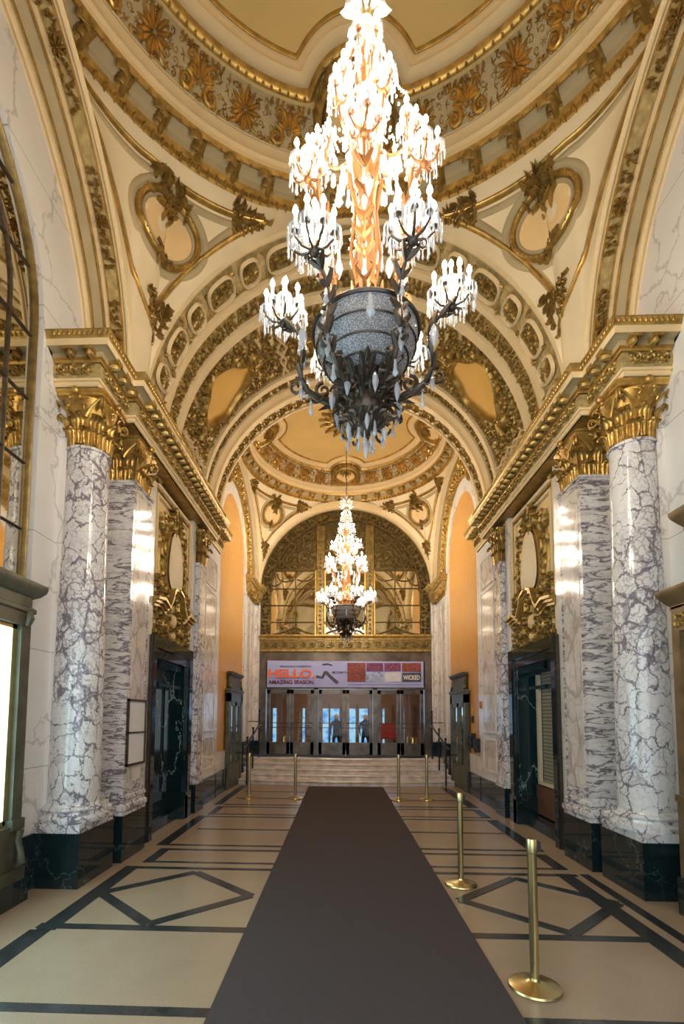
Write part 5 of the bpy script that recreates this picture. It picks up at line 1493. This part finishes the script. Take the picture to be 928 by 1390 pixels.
def make_chandelier(cx, cy, label, chain_top):
    """local origin at hub; z given as absolute for first, then object moved"""
    t = thing('crystal_chandelier', label, 'chandelier', (cx, cy, 0), 'crystal chandeliers')
    rng = random.Random(4)
    # central stem
    b = MB()
    b.lathe([(.0, 4.22), (.15, 4.24), (.17, 4.28), (.13, 4.32), (.145, 4.40), (.10, 4.46), (.07, 4.52), (.055, 4.7), (.05, 5.0), (.065, 5.10), (.04, 5.16), (.05, 5.26), (.085, 5.40), (.115, 5.60), (.125, 5.68), (.115, 5.70), (.05, 5.73),
             (.035, 5.84), (.05, 5.90), (.065, 6.0), (.07, 6.06), (.03, 6.10), (.025, 6.2), (.04, 6.28), (.045, 6.34), (.02, 6.40), (.02, 6.52), (0, 6.55)], 0, 0, 24)
    for k in range(12):
        a = 2*pi*k/12
        b.tube([(.15*cos(a), .15*sin(a), 4.26), (.16*cos(a), .16*sin(a), 4.38), (.19*cos(a), .19*sin(a), 4.46)], [.03, .022, .006], 6)
    for k in range(6):
        a = 2*pi*k/6+.2
        b.tube([(.05*cos(a), .05*sin(a), 4.55), (.10*cos(a), .10*sin(a), 4.8), (.07*cos(a), .07*sin(a), 5.1), (.11*cos(a), .11*sin(a), 5.35)], .012, 6)
    stem = obj('stem', b, 'copper_lit', t, local=False)
    # beaded bowl
    b = MB(); b.lathe([(.33, 4.25), (.328, 4.20), (.30, 4.11), (.25, 4.03), (.18, 3.975), (.10, 3.945), (.05, 3.94)], 0, 0, 40); bowl = obj('beaded_bowl', b, 'beaded_crystal', t, local=False)
    b = MB()
    for (r, z) in ((.338, 4.245), (.318, 4.14), (.27, 4.05), (.20, 3.98)): b.tube([(r*cos(2*pi*k/36), r*sin(2*pi*k/36), z) for k in range(37)], .006 if r < .33 else .013, 5)
    b.lathe([(.345, 4.25), (.30, 4.275), (.15, 4.29)], 0, 0, 36)
    obj('bowl_bands', b, 'bronze_dark', bowl, local=False)
    # bottom bronze foliage
    b = MB(); b.lathe([(0, 3.56), (.04, 3.58), (.07, 3.63), (.05, 3.68), (.09, 3.74), (.10, 3.80), (.07, 3.86), (.10, 3.91), (.14, 3.95)], 0, 0, 20)
    for ring_, (n_, r0, z0, l) in enumerate(((9, .06, 3.62, .12), (8, .08, 3.77, .16), (8, .09, 3.88, .20))):
        for k in range(n_):
            a = 2*pi*(k+.5*ring_)/n_
            mpx = lambda s_, t_, h: ((r0+t_*.8)*cos(a)-s_*sin(a), (r0+t_*.8)*sin(a)+s_*cos(a), z0+.40*t_+.03*sin(t_/l*2.6)-h)
            for e in (-1, 0, 1): b.ridge(mpx, bez((0, 0), (e*.025, l*.5), (e*.045, l*(1-.2*abs(e))), 5), leafw(.020), .015)
            b.tube([(r_*cos(a), r_*sin(a), z_) for r_, z_ in [(r0+l*.5+.035*cos(q*5.5), z0-.01+.035*sin(q*5.5)*(1 if ring_ else -1)) for q in [i/10 for i in range(11)]]], .009, 5)
    obj('bottom_foliage', b, 'bronze_dark', t, local=False)
    rods = [(.10+.03*(k % 2), 2*pi*k/12, 3.64-.02*(k % 3), .11, .018, k % 2) for k in range(12)]+[(.05, 2*pi*k/7, 3.58, .10, .012, 0) for k in range(7)]+[(.22, 2*pi*k/8+.2, 3.84, .13, .022, 1) for k in range(8)]+[(0.001, 0, 3.56, .15, .024, 1)]
    for (r, a, z, l, w_, kd) in rods:
        b = MB(); drop(b, r*cos(a), r*sin(a), z, l, w_, kd); obj('pendant', b, 'crystal', t, local=False)
    # arm clusters
    def cluster(name, root, ang, n_c, r_c, sleeve, leafy, head, dark):
        """root: list of (r,z) from stem to head; head at last point"""
        C_ = arm_curve(root, 8); ca, sa = cos(ang), sin(ang)
        b = MB(); L = len(C_)
        b.tube([(r*ca, r*sa, z) for r, z in C_], [head*(1-.45*i/(L-1)) for i in range(L)], 7)
        if leafy:
            for i in range(3, L-3, 5):
                r, z = C_[i]; r2, z2 = C_[i+1]; d = Vector((r2-r, z2-z)); d.normalize()
                for e in (-1, 1):
                    base = Vector((r*ca, r*sa, z)); dirv = Vector((d.x*ca, d.x*sa, d.y)); side = Vector((-sa, ca, 0))
                    p1 = base+dirv*.07+side*e*.05; p2 = base+dirv*.11+side*e*.035+Vector((0, 0, -.03))
                    b.tube([base, (base+p1)/2, p1, p2], [.014, .018, .012, .003], 5)
            # scroll at the elbow
            r, z = C_[L//2]
            for (rc, zc_, rad, sg) in ((r+.03, z-.07, .06, 1), (C_[L//4][0], C_[L//4][1]+.075, .055, -1)):
                b.tube([((rc+rad*(1-.8*q)*cos(q*8*sg+1.5))*ca, (rc+rad*(1-.8*q)*cos(q*8*sg+1.5))*sa, zc_+rad*(1-.8*q)*sin(q*8*sg+1.5)) for q in [i/16 for i in range(17)]], [.014-.006*i/16 for i in range(17)], 5)
        hr, hz = C_[-1]; hx_, hy_ = hr*ca, hr*sa
        b.ball((hx_, hy_, hz), head*1.6, 8, 6)
        seats = []
        for k in range(n_c):
            if n_c >= 5 and k == 0: seats.append((hx_, hy_, hz+.17)); continue
            if n_c == 1: seats.append((hx_, hy_, hz+.04)); continue
            m_ = n_c-(1 if n_c >= 5 else 0); a = 2*pi*k/m_+ang+.3
            seats.append((hx_+r_c*cos(a), hy_+r_c*sin(a), hz+.07))
        for (x, y, z) in seats:
            mx, my = (hx_*.35+x*.65), (hy_*.35+y*.65)
            b.tube([(hx_, hy_, hz), (mx, my, hz-.005+(z-hz)*.1), (x, y, hz+(z-hz)*.5), (x, y, z)], [.009, .008, .007, .006], 5)
            b.lathe([(.006, z-.015), (.022, z-.005), (.013, z+.012)], x, y, 8)
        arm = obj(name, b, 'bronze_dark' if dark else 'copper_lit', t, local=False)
        cr = MB()
        for (x, y, z) in seats:
            cr.lathe([(.012, z), (.038, z+.004), (.045, z+.014)], x, y, 10)
            for q in range(11):
                a = 2*pi*q/11+rng.random()*.5; l = rng.uniform(.06, .105)
                drop(cr, x+.042*cos(a), y+.042*sin(a), z+.008, l, .0085)
        for q in range(5 if leafy else 2):
            i_ = int(L*(.35+.12*q)) if leafy else L//2
            r, z = C_[min(L-1, i_)]; drop(cr, r*ca, r*sa, z-.04, .11, .02, q % 2)
        obj('crystal_drops', cr, 'crystal', arm, local=False)['kind'] = 'stuff'
        for (x, y, z) in seats:
            yield arm, (x, y, z), sleeve
    candle_m = bulb_m = None
    cb = MB(); cb.lathe([(0, 0), (.011, 0), (.0105, 1), (0, 1)], 0, 0, 8)
    bb = MB(); bb.lathe([(.0, 0), (.009, .004), (.0155, .018), (.015, .028), (.009, .044), (.003, .056), (0, .06)], 0, 0, 8)
    protoc = protob = None
    specs = []
    for k in range(6):
        a = -pi/2+R_(25)+k*pi/3
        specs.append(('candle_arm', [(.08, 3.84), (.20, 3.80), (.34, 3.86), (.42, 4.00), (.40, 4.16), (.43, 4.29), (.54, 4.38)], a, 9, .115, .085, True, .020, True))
    for k in range(6):
        a = -pi/2+R_(-5)+k*pi/3
        specs.append(('candle_arm', [(.10, 4.36), (.22, 4.42), (.29, 4.58), (.26, 4.80), (.31, 5.02), (.41, 5.14)], a, 6, .085, .075, True, .016, False))
    for k in range(6):
        a = -pi/2+R_(20)+k*pi/3
        specs.append(('candle_branch', [(.10, 5.50), (.18, 5.46), (.25, 5.50), (.28, 5.60)], a, 3, .05, .065, False, .011, False))
    for k in range(5):
        a = -pi/2+R_(10)+k*2*pi/5
        specs.append(('candle_branch', [(.06, 5.92), (.12, 5.88), (.17, 5.94), (.17, 6.0)], a, 1, 0, .065, False, .008, False))
    for k in range(5):
        a = -pi/2+R_(40)+k*2*pi/5
        specs.append(('candle_branch', [(.03, 6.22), (.07, 6.18), (.10, 6.24), (.10, 6.28)], a, 1, 0, .06, False, .007, False))
    for sp in specs:
        for arm, (x, y, z), sl in cluster(*sp):
            if protoc is None:
                protoc = obj('candle', cb, 'candle_sleeve', arm, local=False); c = protoc
                protob = obj('bulb', bb, 'bulb_glow', arm, local=False); g_ = protob
            else: c = copyo(protoc, arm); g_ = copyo(protob, arm)
            c.location = (x, y, z+.01); c.scale = (1, 1, sl); g_.location = (x, y, z+.01+sl)
    # large leaf-shaped crystal plates and chains between tiers
    b = MB()
    for (n_, r, z, l, w_) in ((10, .30, 5.02, .16, .03), (12, .16, 5.40, .14, .022), (8, .13, 5.86, .12, .018), (10, .11, 6.16, .12, .016), (6, .45, 4.12, .15, .03), (8, .22, 5.62, .12, .02)):
        for k in range(n_):
            a = 2*pi*(k+.5)/n_; drop(b, r*cos(a), r*sin(a), z, l, w_, k % 2)
    for (r0, z0, r1, z1, n_) in ((.10, 6.44, .17, 6.06, 8), (.17, 6.06, .30, 5.70, 10), (.13, 5.72, .34, 5.18, 10)):
        for k in range(n_):
            a = 2*pi*k/n_
            for i in range(9):
                q = i/8; r = r0+(r1-r0)*q; z = z0+(z1-z0)*q-.06*sin(pi*q); b.ball((r*cos(a), r*sin(a), z), .010, 5, 3)
    obj('crystal_chains', b, 'crystal', t, local=False)['kind'] = 'stuff'
    # crown of glass leaves
    b = MB()
    for (n_, r, z, up) in ((8, .04, 6.52, .09), (8, .04, 6.62, .12), (6, .03, 6.70, .12)):
        for k in range(n_):
            a = 2*pi*(k+.5*(z > 6.6))/n_
            mpx = lambda s_, t_, h: ((r+t_)*cos(a)-s_*sin(a), (r+t_)*sin(a)+s_*cos(a), z+.45*t_+h*.4-t_*t_*1.6+up*.2)
            b.ridge(mpx, [(0, 0), (0, .05), (0, .10), (0, .135)], leafw(.028), .015)
    cr_ = obj('glass_crown', b, 'crystal', t, local=False)
    b = MB(); b.lathe([(0, 6.46), (.05, 6.48), (.06, 6.52), (.02, 6.56), (.02, 6.72), (.04, 6.76), (.012, 6.8)], 0, 0, 12); obj('crown_hub', b, 'brass', t, local=False)
    b = MB(); b.tube([(0, 0, 6.75), (0, 0, chain_top)], .010, 8)
    for i in range(int((chain_top-6.8)/.12)): b.ball((0, 0, 6.85+i*.12), .019, 6, 5)
    b.lathe([(.015, chain_top-.12), (.09, chain_top-.06), (.12, chain_top-.01)], 0, 0, 16)
    obj('hanging_rod', b, 'bronze_dark', t, local=False)
    return t
ch1 = make_chandelier(0, 2.95, 'huge crystal and bronze candle chandelier hanging nearest the camera', 9.86)
ch2 = copy_tree(ch1)
ch2['label'] = 'crystal candle chandelier hanging further away in front of the end lunette'
ch2.location = (0, 12.77, 0); 
# the far fixture hangs on a longer rod: scale about its rod is not needed, it is lowered/raised by its own size
ch2.scale = (1.2, 1.2, 1.2); ch2.location.z = -.42
for c in ch2.children:
    if c.name.startswith('hanging_rod'):
        c.scale = (.8, .8, (9.86+.42)/1.2/9.86); c.location.z = 0
